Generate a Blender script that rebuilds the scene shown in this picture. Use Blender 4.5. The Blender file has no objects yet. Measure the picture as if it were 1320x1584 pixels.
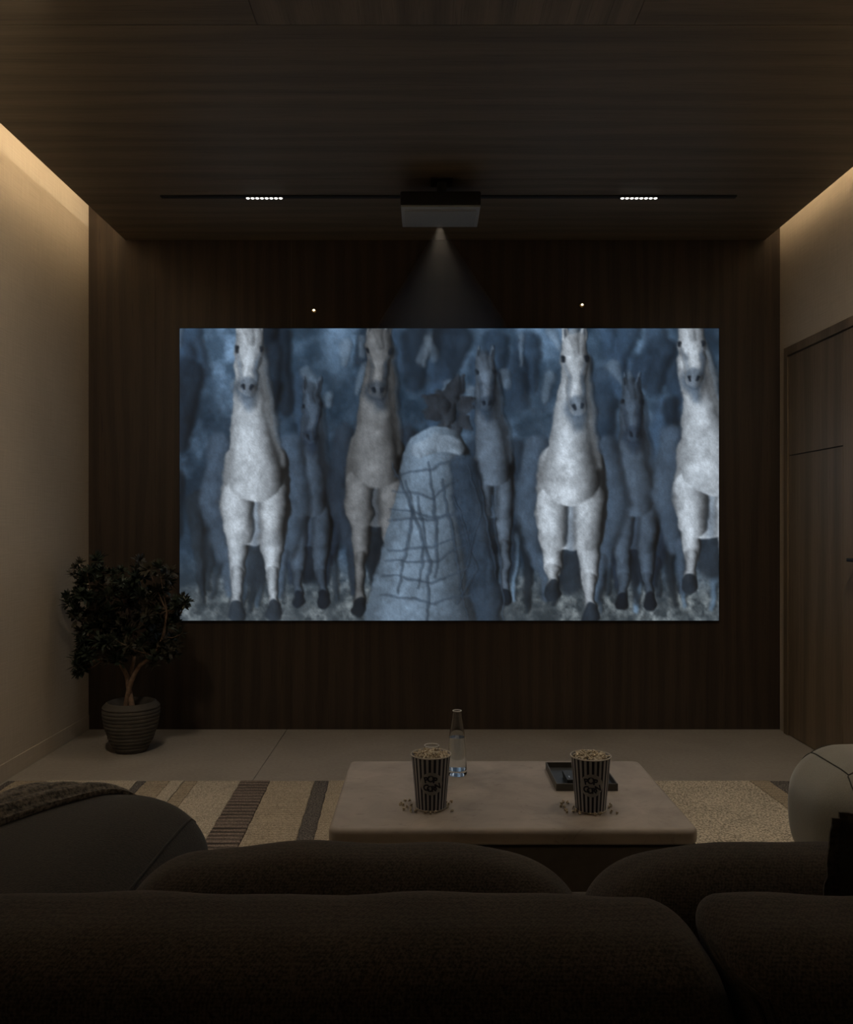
import bpy, bmesh, math, random
import numpy as np
from mathutils import Vector, Matrix, Euler
random.seed(7)
PI = math.pi
scene = bpy.context.scene
COL = scene.collection

# ------------------------------------------------------------------ camera, world, exposure
EYE = 1.146
FPX = 1320.0                      # focal length in pixels of the 1320x1584 frame
camd = bpy.data.cameras.new('camera')
camd.sensor_fit = 'HORIZONTAL'
camd.sensor_width = 36.0
camd.lens = 36.0 * FPX / 1320.0
camd.shift_y = 15.0 / 1320.0
camd.clip_start = 0.02
cam = bpy.data.objects.new('camera', camd)
cam.location = (0, 0, EYE)
cam.rotation_euler = (PI / 2, 0, 0)
COL.objects.link(cam)
scene.camera = cam

world = bpy.data.worlds.new('world')
world.use_nodes = True
world.node_tree.nodes['Background'].inputs[0].default_value = (0.0, 0.0, 0.0, 1)
world.node_tree.nodes['Background'].inputs[1].default_value = 0.0
scene.world = world
vs = scene.view_settings
vs.view_transform = 'Standard'
vs.look = 'None'
vs.gamma = 1.0
vs.use_curve_mapping = False
vs.exposure = 0.0

# lamp powers (each lamp is built further down with its own fitting)
P_COVE_LEFT = 195.0
P_COVE_RIGHT = 150.0
P_TRACK = 1.25
P_BEAM = 0.8
P_SEAT = 62.0
P_TABLE = 17.0
WARM = (1.0, 0.86, 0.62)

# ------------------------------------------------------------------ helpers
ORG = {}

def lin(r, g=None, b=None):
    if g is None:
        r, g, b = r
    f = lambda c: (c / 255 / 12.92) if c / 255 <= 0.04045 else ((c / 255 + 0.055) / 1.055) ** 2.4
    return (f(r), f(g), f(b), 1.0)

def link(o, parent=None):
    COL.objects.link(o)
    if parent is not None:
        o.parent = parent
    return o

def tag(o, label=None, cat=None, group=None, kind=None):
    if label: o['label'] = label
    if cat: o['category'] = cat
    if group: o['group'] = group
    if kind: o['kind'] = kind
    return o

def thing(name, loc, label, cat, group=None):
    o = bpy.data.objects.new(name, None)
    o.empty_display_size = 0.05
    o.location = loc
    link(o)
    ORG[o.name] = Vector(loc)
    return tag(o, label, cat, group)

def org(o):
    return ORG.get(o.name, Vector((0, 0, 0))) if o is not None else Vector((0, 0, 0))

def obj(name, vf, mat, parent=None, smooth=True, angle=40, own=True, recalc=False):
    """vf = (verts, faces[, material indices]) in world space; becomes ONE mesh object under parent."""
    verts, faces = vf[0], vf[1]
    L = org(parent)
    if parent is None and own:
        xs = [v[0] for v in verts]; ys = [v[1] for v in verts]; zs = [v[2] for v in verts]
        L = Vector(((min(xs) + max(xs)) / 2, (min(ys) + max(ys)) / 2, min(zs)))
    me = bpy.data.meshes.new(name)
    me.from_pydata([(v[0] - L[0], v[1] - L[1], v[2] - L[2]) for v in verts], [], faces)
    if recalc:
        bm = bmesh.new(); bm.from_mesh(me)
        bmesh.ops.recalc_face_normals(bm, faces=bm.faces)
        bm.to_mesh(me); bm.free()
    mats = mat if isinstance(mat, (list, tuple)) else [mat]
    for m in mats:
        me.materials.append(m)
    if len(vf) > 2:
        me.polygons.foreach_set('material_index', vf[2])
    if smooth:
        me.polygons.foreach_set('use_smooth', [True] * len(me.polygons))
        try:
            me.set_sharp_from_angle(angle=math.radians(angle))
        except Exception:
            pass
    me.update()
    o = bpy.data.objects.new(name, me)
    if parent is None and own:
        o.location = L
    link(o, parent)
    ORG[o.name] = L
    return o

def join(*parts):
    V, F = [], []
    for p in parts:
        k = len(V)
        V += list(p[0])
        F += [tuple(i + k for i in f) for f in p[1]]
    return V, F

def box(x0, x1, y0, y1, z0, z1, bev=0.0):
    if bev <= 0:
        V = [(x0, y0, z0), (x1, y0, z0), (x1, y1, z0), (x0, y1, z0), (x0, y0, z1), (x1, y0, z1), (x1, y1, z1), (x0, y1, z1)]
        F = [(0, 3, 2, 1), (4, 5, 6, 7), (0, 1, 5, 4), (1, 2, 6, 5), (2, 3, 7, 6), (3, 0, 4, 7)]
        return V, F
    bm = bmesh.new()
    bmesh.ops.create_cube(bm, size=1.0)
    bmesh.ops.scale(bm, vec=(x1 - x0, y1 - y0, z1 - z0), verts=bm.verts)
    bmesh.ops.translate(bm, vec=((x0 + x1) / 2, (y0 + y1) / 2, (z0 + z1) / 2), verts=bm.verts)
    bmesh.ops.bevel(bm, geom=list(bm.edges), offset=bev, segments=3, profile=0.5, affect='EDGES')
    bm.verts.index_update()
    V = [tuple(v.co) for v in bm.verts]
    F = [tuple(v.index for v in f.verts) for f in bm.faces]
    bm.free()
    return V, F

def rbox(x0, x1, y0, y1, z0, z1, r, crown=(0, 0, 0), n=24, warp=None):
    """Upholstered block: rounded edges (r may be per axis), faces crowned outwards."""
    if not isinstance(r, (tuple, list)): r = (r, r, r)
    c = Vector(((x0 + x1) / 2, (y0 + y1) / 2, (z0 + z1) / 2))
    h = Vector(((x1 - x0) / 2, (y1 - y0) / 2, (z1 - z0) / 2))
    r = [min(r[i], h[i] * 0.999) for i in range(3)]
    V, F, idx = [], [], {}
    def vert(p):
        key = (round(p[0], 5), round(p[1], 5), round(p[2], 5))
        if key in idx: return idx[key]
        q = []
        d = []
        for i in range(3):
            s = p[i] * h[i]
            core = max(-(h[i] - r[i]), min(h[i] - r[i], s))
            q.append(core)
            d.append((s - core) / max(r[i], 1e-6))
        L = math.sqrt(sum(a * a for a in d))
        m = max(abs(a) for a in d)
        pt = [q[i] + (d[i] / L * m * r[i] if L > 1e-9 else 0.0) for i in range(3)]
        for i in range(3):
            j, k = (i + 1) % 3, (i + 2) % 3
            fall = max(0, 1 - (pt[j] / h[j]) ** 2) * max(0, 1 - (pt[k] / h[k]) ** 2)
            pt[i] += crown[i] * fall * (pt[i] / h[i])
        w = Vector(pt) + c
        if warp: w = Vector(warp(w))
        idx[key] = len(V)
        V.append(tuple(w))
        return idx[key]
    # parameter spacing denser at the edges
    g = [math.sin((i / n - 0.5) * PI) * 0.5 + (i / n * 2 - 1) * 0.5 for i in range(n + 1)]
    for ax in range(3):
        for sgn in (-1, 1):
            a, b = (ax + 1) % 3, (ax + 2) % 3
            for i in range(n):
                for j in range(n):
                    ids = []
                    for (u, v) in ((i, j), (i + 1, j), (i + 1, j + 1), (i, j + 1)):
                        p = [0, 0, 0]; p[ax] = sgn; p[a] = g[u]; p[b] = g[v]
                        ids.append(vert(p))
                    if sgn < 0: ids.reverse()
                    F.append(tuple(ids))
    return V, F

def lathe(profile, c=(0, 0, 0), seg=48, close_bottom=True, close_top=False):
    V, F = [], []
    for (r, z) in profile:
        for s in range(seg):
            a = 2 * PI * s / seg
            V.append((c[0] + r * math.cos(a), c[1] + r * math.sin(a), c[2] + z))
    for i in range(len(profile) - 1):
        for s in range(seg):
            t = (s + 1) % seg
            F.append((i * seg + s, i * seg + t, (i + 1) * seg + t, (i + 1) * seg + s))
    if close_bottom: F.append(tuple(reversed(range(seg))))
    if close_top: F.append(tuple(range((len(profile) - 1) * seg, len(profile) * seg)))
    return V, F

def tube(pts, rad, seg=8, cap=True):
    pts = [Vector(p) for p in pts]
    n = len(pts)
    rads = rad if isinstance(rad, (list, tuple)) else [rad] * n
    V, F = [], []
    up = Vector((0, 0, 1))
    prev = None
    for i, p in enumerate(pts):
        d = (pts[min(i + 1, n - 1)] - pts[max(i - 1, 0)]).normalized()
        if prev is None:
            ref = up if abs(d.dot(up)) < 0.95 else Vector((1, 0, 0))
            a = d.cross(ref).normalized()
        else:
            a = (prev - d * prev.dot(d)).normalized()
        prev = a
        b = d.cross(a)
        for s in range(seg):
            t = 2 * PI * s / seg
            V.append(tuple(p + (a * math.cos(t) + b * math.sin(t)) * rads[i]))
    for i in range(n - 1):
        for s in range(seg):
            t = (s + 1) % seg
            F.append((i * seg + s, i * seg + t, (i + 1) * seg + t, (i + 1) * seg + s))
    if cap:
        F.append(tuple(reversed(range(seg))))
        F.append(tuple(range((n - 1) * seg, n * seg)))
    return V, F

def grid(fn, nu, nv, thick=0.0):
    V = [tuple(fn(i / nu, j / nv)) for i in range(nu + 1) for j in range(nv + 1)]
    F = [(i * (nv + 1) + j, (i + 1) * (nv + 1) + j, (i + 1) * (nv + 1) + j + 1, i * (nv + 1) + j + 1) for i in range(nu) for j in range(nv)]
    return V, F

# ------------------------------------------------------------------ materials
class NT:
    def __init__(self, name):
        self.m = bpy.data.materials.new(name)
        self.m.use_nodes = True
        self.t = self.m.node_tree
        self.b = self.t.nodes['Principled BSDF']
        self.co = None
    def n(self, typ, **kw):
        x = self.t.nodes.new(typ)
        for k, v in kw.items():
            setattr(x, k, v)
        return x
    def l(self, a, b):
        self.t.links.new(a, b)
    def coord(self, scale=(1, 1, 1), rot=(0, 0, 0), loc=(0, 0, 0)):
        if self.co is None:
            self.co = self.n('ShaderNodeTexCoord')
        mp = self.n('ShaderNodeMapping')
        mp.inputs['Scale'].default_value = scale
        mp.inputs['Rotation'].default_value = rot
        mp.inputs['Location'].default_value = loc
        self.l(self.co.outputs['Object'], mp.inputs['Vector'])
        return mp.outputs['Vector']
    def noise(self, vec, scale=5, detail=4, rough=0.5, dist=0.0):
        x = self.n('ShaderNodeTexNoise')
        x.inputs['Scale'].default_value = scale
        x.inputs['Detail'].default_value = detail
        x.inputs['Roughness'].default_value = rough
        x.inputs['Distortion'].default_value = dist
        self.l(vec, x.inputs['Vector'])
        return x.outputs['Fac']
    def ramp(self, fac, stops):
        x = self.n('ShaderNodeValToRGB')
        while len(x.color_ramp.elements) < len(stops):
            x.color_ramp.elements.new(0.5)
        for e, (p, c) in zip(x.color_ramp.elements, stops):
            e.position = p
            e.color = c if len(c) == 4 else (*c, 1)
        self.l(fac, x.inputs['Fac'])
        return x.outputs['Color']
    def mix(self, fac, a, b, mode='MIX'):
        x = self.n('ShaderNodeMix', data_type='RGBA', blend_type=mode)
        for sock, v in ((x.inputs[0], fac), (x.inputs[6], a), (x.inputs[7], b)):
            if hasattr(v, 'is_output'):
                self.l(v, sock)
            elif isinstance(v, (int, float)):
                sock.default_value = v
            else:
                sock.default_value = v if len(v) == 4 else (*v, 1)
        return x.outputs[2]
    def bump(self, h, strength=0.3, dist=0.002):
        x = self.n('ShaderNodeBump')
        x.inputs['Strength'].default_value = strength
        x.inputs['Distance'].default_value = dist
        self.l(h, x.inputs['Height'])
        self.l(x.outputs['Normal'], self.b.inputs['Normal'])
        return x
    def color(self, c):
        if hasattr(c, 'is_output'): self.l(c, self.b.inputs['Base Color'])
        else: self.b.inputs['Base Color'].default_value = c if len(c) == 4 else (*c, 1)
    def set(self, **kw):
        for k, v in kw.items():
            self.b.inputs[k.replace('_', ' ')].default_value = v
        return self

def plain(name, c, rough=0.6, metal=0.0, var=0.12, scale=40):
    t = NT(name)
    f = t.noise(t.coord(), scale, 3)
    lo = tuple(x * (1 - var) for x in c[:3]); hi = tuple(min(1, x * (1 + var)) for x in c[:3])
    t.color(t.ramp(f, [(0.3, lo), (0.7, hi)]))
    t.set(Roughness=rough, Metallic=metal)
    return t.m

def wood(name, dark, light, axis='Z', fine=1.0, rough=0.45, wavy=0.0, seed=0.0):
    t = NT(name)
    along = {'X': 0, 'Y': 1, 'Z': 2}[axis]
    def sc(a, c):
        s = [c, c, c]; s[along] = a
        return tuple(s)
    loc = (seed * 3.1, seed * 1.7, seed * 2.3)
    broad = t.noise(t.coord(sc(0.35, 5.0), loc=loc), 1.0, 4, 0.55, 0.6)
    grain = t.noise(t.coord(sc(1.2 * fine, 60.0 * fine), loc=loc), 1.0, 5, 0.6, 0.3 + wavy)
    pores = t.noise(t.coord(sc(5.0, 240.0), loc=loc), 1.0, 2, 0.5)
    cath = t.n('ShaderNodeTexWave', wave_type='RINGS', rings_direction=axis)
    cath.inputs['Scale'].default_value = 1.6
    cath.inputs['Distortion'].default_value = 7.0
    cath.inputs['Detail'].default_value = 3.0
    cath.inputs['Detail Scale'].default_value = 1.4
    t.l(t.coord(sc(0.22, 2.2), loc=loc), cath.inputs['Vector'])
    mid = tuple((a + b) / 2 for a, b in zip(dark, light))
    c1 = t.ramp(grain, [(0.30, dark), (0.52, mid), (0.72, light)])
    c2 = t.ramp(broad, [(0.30, tuple(x * 0.62 for x in mid)), (0.70, tuple(x * 1.30 for x in mid))])
    c = t.mix(0.62, c1, c2)
    c = t.mix(0.30, c, t.ramp(cath.outputs['Fac'], [(0.2, dark), (0.8, light)]))
    c = t.mix(t.ramp(pores, [(0.30, (0.4, 0.4, 0.4)), (0.42, (0, 0, 0))]), c, tuple(x * 0.4 for x in dark))
    t.color(c)
    t.set(Roughness=rough)
    t.bump(grain, 0.18, 0.0015)
    return t.m

def fabric(name, c, rough=0.95, freq=900, var=0.35, bump=0.5, rot=0.0, sheen=0.25, dist=0.0012):
    t = NT(name)
    v = t.coord((1, 1, 1), (0.3, rot, 0.6))
    w1 = t.n('ShaderNodeTexWave', wave_type='BANDS', bands_direction='X')
    w2 = t.n('ShaderNodeTexWave', wave_type='BANDS', bands_direction='Z')
    for w in (w1, w2):
        w.inputs['Scale'].default_value = freq / 10
        w.inputs['Distortion'].default_value = 1.2
        w.inputs['Detail'].default_value = 1
        t.l(v, w.inputs['Vector'])
    wv = t.mix(0.5, w1.outputs['Color'], w2.outputs['Color'])
    n1 = t.noise(t.coord(), freq * 0.30, 3, 0.7)
    n2 = t.noise(t.coord(), 5.0, 3, 0.5)
    k = t.mix(0.88, wv, n1)
    lo = tuple(x * (1 - var) for x in c[:3]); hi = tuple(x * (1 + var) for x in c[:3])
    col = t.ramp(k, [(0.38, lo), (0.62, hi)])
    col = t.mix(0.5, col, t.ramp(n2, [(0.3, (0.75, 0.75, 0.75)), (0.7, (1.1, 1.1, 1.1))]), 'MULTIPLY')
    t.color(col)
    t.set(Roughness=rough)
    t.b.inputs['Sheen Weight'].default_value = sheen
    t.b.inputs['Sheen Roughness'].default_value = 0.5
    t.bump(k, bump, dist)
    return t.m

def emit(name, c, s):
    t = NT(name)
    t.color((0.02, 0.02, 0.02))
    t.b.inputs['Emission Color'].default_value = (*c[:3], 1)
    t.b.inputs['Emission Strength'].default_value = s
    return t.m

WD, WL = (0.024, 0.0165, 0.0112), (0.074, 0.050, 0.034)
M = {}
M['wall_wood'] = [wood('dark walnut veneer %d' % i, WD, WL, 'Z', seed=i * 1.3) for i in range(3)]
M['ceil_wood'] = [wood('smoked oak ceiling veneer %d' % i, (0.105, 0.083, 0.055), (0.210, 0.168, 0.115), 'X', seed=i * 0.9 + 4, rough=0.55) for i in range(2)]
M['ceil_wavy'] = wood('smoked oak figured veneer', (0.105, 0.083, 0.056), (0.260, 0.210, 0.148), 'Y', fine=0.9, rough=0.55, wavy=1.6, seed=8)
M['door_wood'] = wood('brown oak door veneer', (0.125, 0.090, 0.056), (0.265, 0.195, 0.125), 'Z', fine=0.8, rough=0.5, seed=11)
M['door_trim'] = wood('brown oak casing', (0.120, 0.086, 0.054), (0.250, 0.184, 0.118), 'Z', fine=0.8, rough=0.5, seed=13)

def wall_plaster():
    t = NT('woven beige wallcovering')
    a = t.noise(t.coord((1, 6, 220)), 1.0, 3)
    b = t.noise(t.coord((1, 180, 8)), 1.0, 3)
    big = t.noise(t.coord((1, 1, 1)), 1.3, 3)
    k = t.mix(0.5, a, b)
    c = t.ramp(k, [(0.3, (0.42, 0.36, 0.28)), (0.7, (0.58, 0.50, 0.40))])
    c = t.mix(0.3, c, t.ramp(big, [(0.3, (0.40, 0.345, 0.27)), (0.7, (0.60, 0.52, 0.42))]))
    t.color(c)
    t.set(Roughness=0.9)
    t.bump(k, 0.35, 0.0012)
    return t.m
M['plaster'] = wall_plaster()

def stone_floor():
    t = NT('pale porcelain floor')
    a = t.noise(t.coord((1, 1, 1)), 2.2, 6, 0.6, 0.4)
    b = t.noise(t.coord((1, 1, 1)), 60, 4, 0.6)
    c = t.ramp(a, [(0.3, (0.265, 0.232, 0.19)), (0.7, (0.355, 0.315, 0.265))])
    c = t.mix(0.18, c, t.ramp(b, [(0.35, (0.20, 0.17, 0.14)), (0.65, (0.46, 0.41, 0.35))]))
    t.color(c)
    t.set(Roughness=0.55)
    t.bump(b, 0.08, 0.001)
    return t.m
M['floor'] = stone_floor()
M['grout'] = plain('dark floor joint', (0.07, 0.06, 0.05), 0.9)
M['paint_dark'] = plain('upper ceiling paint', (0.55, 0.48, 0.40), 0.9, var=0.04)
M['black'] = plain('matt black metal', (0.008, 0.008, 0.009), 0.5, var=0.2)
M['rodblack'] = plain('black powder coat', (0.006, 0.006, 0.006), 0.6)
M['projector_grey'] = plain('graphite plastic shell', (0.26, 0.275, 0.28), 0.5, var=0.05, scale=200)
M['projector_rim'] = plain('light graphite plastic', (0.32, 0.335, 0.34), 0.4, var=0.04, scale=200)
M['lens'] = plain('dark lens glass', (0.02, 0.02, 0.025), 0.08)
M['brass'] = plain('polished brass', (0.75, 0.52, 0.25), 0.25, 1.0, var=0.05)
M['sofa'] = fabric('dark brown woven upholstery', (0.078, 0.065, 0.053), freq=900, var=0.62, bump=0.7)
M['sofa2'] = fabric('dark brown twill upholstery', (0.029, 0.0245, 0.019), freq=800, var=0.62, bump=0.7, rot=0.7)
M['piping'] = fabric('dark brown piping', (0.052, 0.043, 0.035), freq=900, var=0.3)
M['throw'] = fabric('chunky knitted taupe wool', (0.15, 0.130, 0.103), freq=420, var=0.75, bump=0.9, dist=0.003, rot=0.4)
M['pillow'] = fabric('black linen pillow', (0.030, 0.028, 0.026), freq=800, var=0.35)
M['pillow_edge'] = fabric('charcoal frayed pillow edge', (0.085, 0.074, 0.062), freq=400, var=0.6, bump=0.9)
M['pouf'] = fabric('soft sage grey boucle', (0.175, 0.165, 0.135), freq=1000, var=0.12, bump=0.25, sheen=0.4)
M['seam'] = plain('dark seam thread', (0.03, 0.028, 0.022), 0.9)

def table_stone():
    t = NT('taupe limewashed concrete')
    a = t.noise(t.coord((1, 1, 1)), 5.0, 6, 0.62, 0.5)
    b = t.noise(t.coord((1.2, 3, 1)), 14.0, 5, 0.65, 1.2)
    c = t.ramp(a, [(0.32, (0.310, 0.272, 0.238)), (0.68, (0.450, 0.400, 0.355))])
    c = t.mix(t.ramp(b, [(0.30, (0.6, 0.6, 0.6)), (0.40, (0, 0, 0))]), c, (0.20, 0.170, 0.145))
    vn = t.n('ShaderNodeTexVoronoi', feature='DISTANCE_TO_EDGE')
    vn.inputs['Scale'].default_value = 3.2
    nz = t.n('ShaderNodeTexNoise'); nz.inputs['Scale'].default_value = 4.0
    t.l(t.coord(), nz.inputs['Vector'])
    mv = t.mix(0.25, t.coord(), nz.outputs['Color'])
    t.l(mv, vn.inputs['Vector'])
    c = t.mix(t.ramp(vn.outputs['Distance'], [(0.0, (0.10, 0.10, 0.10)), (0.006, (0, 0, 0))]), c, (0.12, 0.10, 0.085))
    t.color(c)
    t.set(Roughness=0.55)
    t.bump(a, 0.12, 0.002)
    return t.m
M['table'] = table_stone()
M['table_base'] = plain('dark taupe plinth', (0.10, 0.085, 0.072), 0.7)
M['cup_white'] = plain('off-white paper', (0.40, 0.415, 0.46), 0.6, var=0.04)
M['cup_navy'] = plain('navy printed stripe', (0.010, 0.012, 0.030), 0.6, var=0.1)
M['cup_label'] = plain('grey-white paper badge', (0.35, 0.355, 0.37), 0.6, var=0.04)
M['cup_rim'] = plain('rolled paper lip', (0.52, 0.48, 0.43), 0.6, var=0.03)

def popcorn_mat():
    t = NT('buttery popcorn')
    a = t.noise(t.coord(), 150, 3)
    t.color(t.ramp(a, [(0.34, (0.20, 0.135, 0.07)), (0.46, (0.52, 0.44, 0.32)), (0.62, (0.78, 0.71, 0.58))]))
    t.set(Roughness=0.7)
    return t.m
M['popcorn'] = popcorn_mat()

def glass(name, c, ior=1.45, rough=0.0):
    t = NT(name)
    t.color(c)
    t.set(Roughness=rough, IOR=ior)
    t.b.inputs['Transmission Weight'].default_value = 1.0
    return t.m
M['glass'] = glass('clear glass', (0.97, 0.98, 0.98))
M['water'] = glass('water', (0.93, 0.96, 0.97), 1.33)
M['glass_base'] = glass('thick blue-tinted glass base', (0.55, 0.78, 0.88), 1.5, 0.05)
M['tray'] = plain('charcoal lacquer', (0.040, 0.044, 0.046), 0.45, var=0.1)
M['trayrim'] = plain('bronze tray side', (0.085, 0.078, 0.066), 0.45, var=0.1)
M['silver'] = plain('brushed silver', (0.7, 0.7, 0.68), 0.3, 1.0, var=0.05)
M['rimwhite'] = plain('white painted rim highlight', (0.9, 0.9, 0.9), 0.12, var=0.02)  # opaque white paints the highlight onto the clear glass rims
M['pot'] = plain('ribbed grey-brown clay', (0.075, 0.064, 0.052), 0.75, var=0.15, scale=25)
M['soil'] = plain('dark potting soil', (0.03, 0.022, 0.016), 0.95, var=0.5, scale=90)
M['bark'] = plain('reddish tan bark', (0.20, 0.125, 0.08), 0.8, var=0.3, scale=60)
M['leaf'] = [plain('dark green leaf %d' % i, c, 0.55, var=0.25, scale=30) for i, c in enumerate([(0.020, 0.030, 0.016), (0.028, 0.038, 0.022), (0.040, 0.034, 0.020)])]

# ------------------------------------------------------------------ room shell
XL, XR, YB, YF = -1.866, 1.952, 4.71, -2.2
ZC = EYE + 1.554                     # underside of the dropped ceiling panel
ZT = 3.02                            # upper ceiling above the coves
PL, PR = -1.662, 1.868               # side edges of the dropped panel

floor = tag(obj('floor', box(XL, XR, YF, YB, -0.10, -0.004), M['grout'], smooth=False), kind='structure',
            label='pale stone tiled floor')
xs = [XL, -0.77, XR]
ys = [YF, -0.6, 0.8, 2.2, 3.45, YB]
for i in range(len(xs) - 1):
    for j in range(len(ys) - 1):
        g = 0.0013
        obj('floor_tile', box(xs[i] + g, xs[i + 1] - g, ys[j] + g, ys[j + 1] - g, -0.004, 0.0), M['floor'], floor, smooth=False)

ceiling = tag(obj('ceiling', box(XL, XR, YF, YB, ZT, ZT + 0.1), M['paint_dark'], smooth=False), kind='structure',
              label='dark wood ceiling panel floating between two lit coves')
obj('drop_panel', box(PL + 0.002, PR - 0.002, YF, YB - 0.001, ZC + 0.003, ZC + 0.055), M['ceil_wood'][0], ceiling, smooth=False)
g = 0.0012
k = 0
for (y0, y1) in ((YF, 0.27), (0.27, 1.47), (1.47, 2.67), (2.67, 3.87), (3.87, YB)):
    cols = (PL, -0.53, 0.65, PR) if y1 == 2.67 else (PL, PR)
    for i in range(len(cols) - 1):
        m = M['ceil_wavy'] if (len(cols) == 4 and i == 1) else M['ceil_wood'][k % 2]
        obj('veneer_panel', box(cols[i] + g * (i > 0), cols[i + 1] - g * (i < len(cols) - 2), y0 + g, y1 - (g if y1 < YB else 0.001), ZC, ZC + 0.0028), m, ceiling, smooth=False)
    k += 1

wall_back = tag(obj('wall_back', box(XL, XR, YB + 0.012, YB + 0.12, 0.0, ZT), M['black'], smooth=False), kind='structure',
                label='dark walnut panelled wall behind the screen')
bx = [XL] + [(p - 660) / FPX * YB for p in (240, 451, 662, 873, 1084)] + [XR]
for i in range(len(bx) - 1):
    obj('wood_panel', box(bx[i] + 0.0005, bx[i + 1] - 0.0005, YB, YB + 0.012, 0.0, ZT - 0.001), M['wall_wood'][0], wall_back, smooth=False)
wall_left = tag(obj('wall_left', box(XL - 0.1, XL, YF, YB + 0.12, 0.0, ZT), M['plaster'], smooth=False), kind='structure')
wall_right = tag(obj('wall_right', box(XR, XR + 0.1, YF, YB + 0.12, 0.0, ZT), M['plaster'], smooth=False), kind='structure')
wall_rear = tag(obj('wall_rear', box(XL - 0.1, XR + 0.1, YF - 0.1, YF, 0.0, ZT), M['plaster'], smooth=False), kind='structure')
tag(obj('baseboard_left', box(XL, XL + 0.004, YF, YB - 0.001, 0.0, 0.08, 0.001), M['plaster'], smooth=False), kind='structure',
    label='low beige skirting along the left wall')

# panelled door unit in the right wall
d1 = thing('door_1', (XR, 4.0, 0), None, None)
tag(d1, 'brown oak door with matching fixed panel in the right wall', kind='structure')
YD0, YD1, HD = 2.95, 4.625, 2.083     # outer casing extents
XD = XR - 0.016
cw = 0.045
obj('frame_backing', box(XR - 0.0005, XR, YD0 + 0.01, YD1 - 0.01, 0.002, HD - 0.01), M['grout'], d1, smooth=False)
casing = obj('door_frame', join(box(XD, XR, YD1 - cw, YD1, 0, HD, 0.002), box(XD, XR, YD0, YD0 + cw, 0, HD, 0.002),
             box(XD, XR, YD0 + cw, YD1 - cw, HD - cw, HD, 0.002)), M['door_trim'], d1, smooth=False)
yj = 3.982
xp = XR - 0.007
for (y0, y1, z0, z1) in ((yj + 0.003, YD1 - cw - 0.006, 1.503, HD - cw - 0.006), (yj + 0.003, YD1 - cw - 0.006, 0.004, 1.497)):
    obj('door_panel', box(xp, XR + 0.0, y0, y1, z0, z1, 0.0012), M['door_wood'], d1, smooth=False)
leaf = obj('door_leaf', box(xp - 0.002, XR, YD0 + cw + 0.004, yj - 0.003, 0.004, HD - cw - 0.006, 0.0015), M['door_wood'], d1, smooth=False)
hz = EYE - 0.172
obj('door_handle', join(tube([(xp - 0.003, 3.835, hz), (xp - 0.045, 3.835, hz)], 0.008, 12),
    box(xp - 0.054, xp - 0.040, 3.71, 3.845, hz - 0.008, hz + 0.008, 0.003), box(xp - 0.006, xp - 0.002, 3.81, 3.86, hz - 0.025, hz + 0.025, 0.001)), M['black'], leaf)

# ------------------------------------------------------------------ cove lighting
def area(name, loc, rot, sx, sy, power, color, parent, spread=PI):
    L = bpy.data.lights.new(name, 'AREA')
    L.shape = 'RECTANGLE'
    L.size, L.size_y = sx, sy
    L.energy = power
    L.color = color
    L.spread = spread
    o = bpy.data.objects.new(name, L)
    o.location = Vector(loc) - org(parent)
    o.rotation_euler = rot
    link(o, parent)
    return o

YS = -0.5
strip_mat = emit('warm led diffuser', WARM, 1.2)
for side, x0, p in ((-1, PL, P_COVE_LEFT), (1, PR, P_COVE_RIGHT)):
    xc = x0 - side * 0.022
    t = thing('led_strip', (xc, 2.8, ZC + 0.055),
              'warm light strip hidden in the %s ceiling cove' % ('wide left' if side < 0 else 'narrow right'), 'light strip', 'cove light strips')
    obj('channel', box(xc - 0.012, xc + 0.012, YS, YB - 0.02, ZC + 0.055, ZC + 0.066), M['silver'], t, smooth=False)
    obj('diffuser', box(xc - 0.009, xc + 0.009, YS, YB - 0.02, ZC + 0.066, ZC + 0.069), strip_mat, t, smooth=False)
    # the strip throws its light up and out towards the wall
    area('strip_glow', (xc, (YS + YB - 0.02) / 2, ZC + 0.072), (0, side * math.radians(180 - 62), 0), 0.02, YB - YS - 0.03, p * (YB - YS) / 6.9, WARM, t)

# ------------------------------------------------------------------ projection screen with its picture
SX0, SX1 = (278 - 660) / FPX * 4.69, (1112.5 - 660) / FPX * 4.69
SZ0, SZ1 = EYE - (960 - 807) / FPX * 4.69, EYE + (807 - 508) / FPX * 4.69

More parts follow.
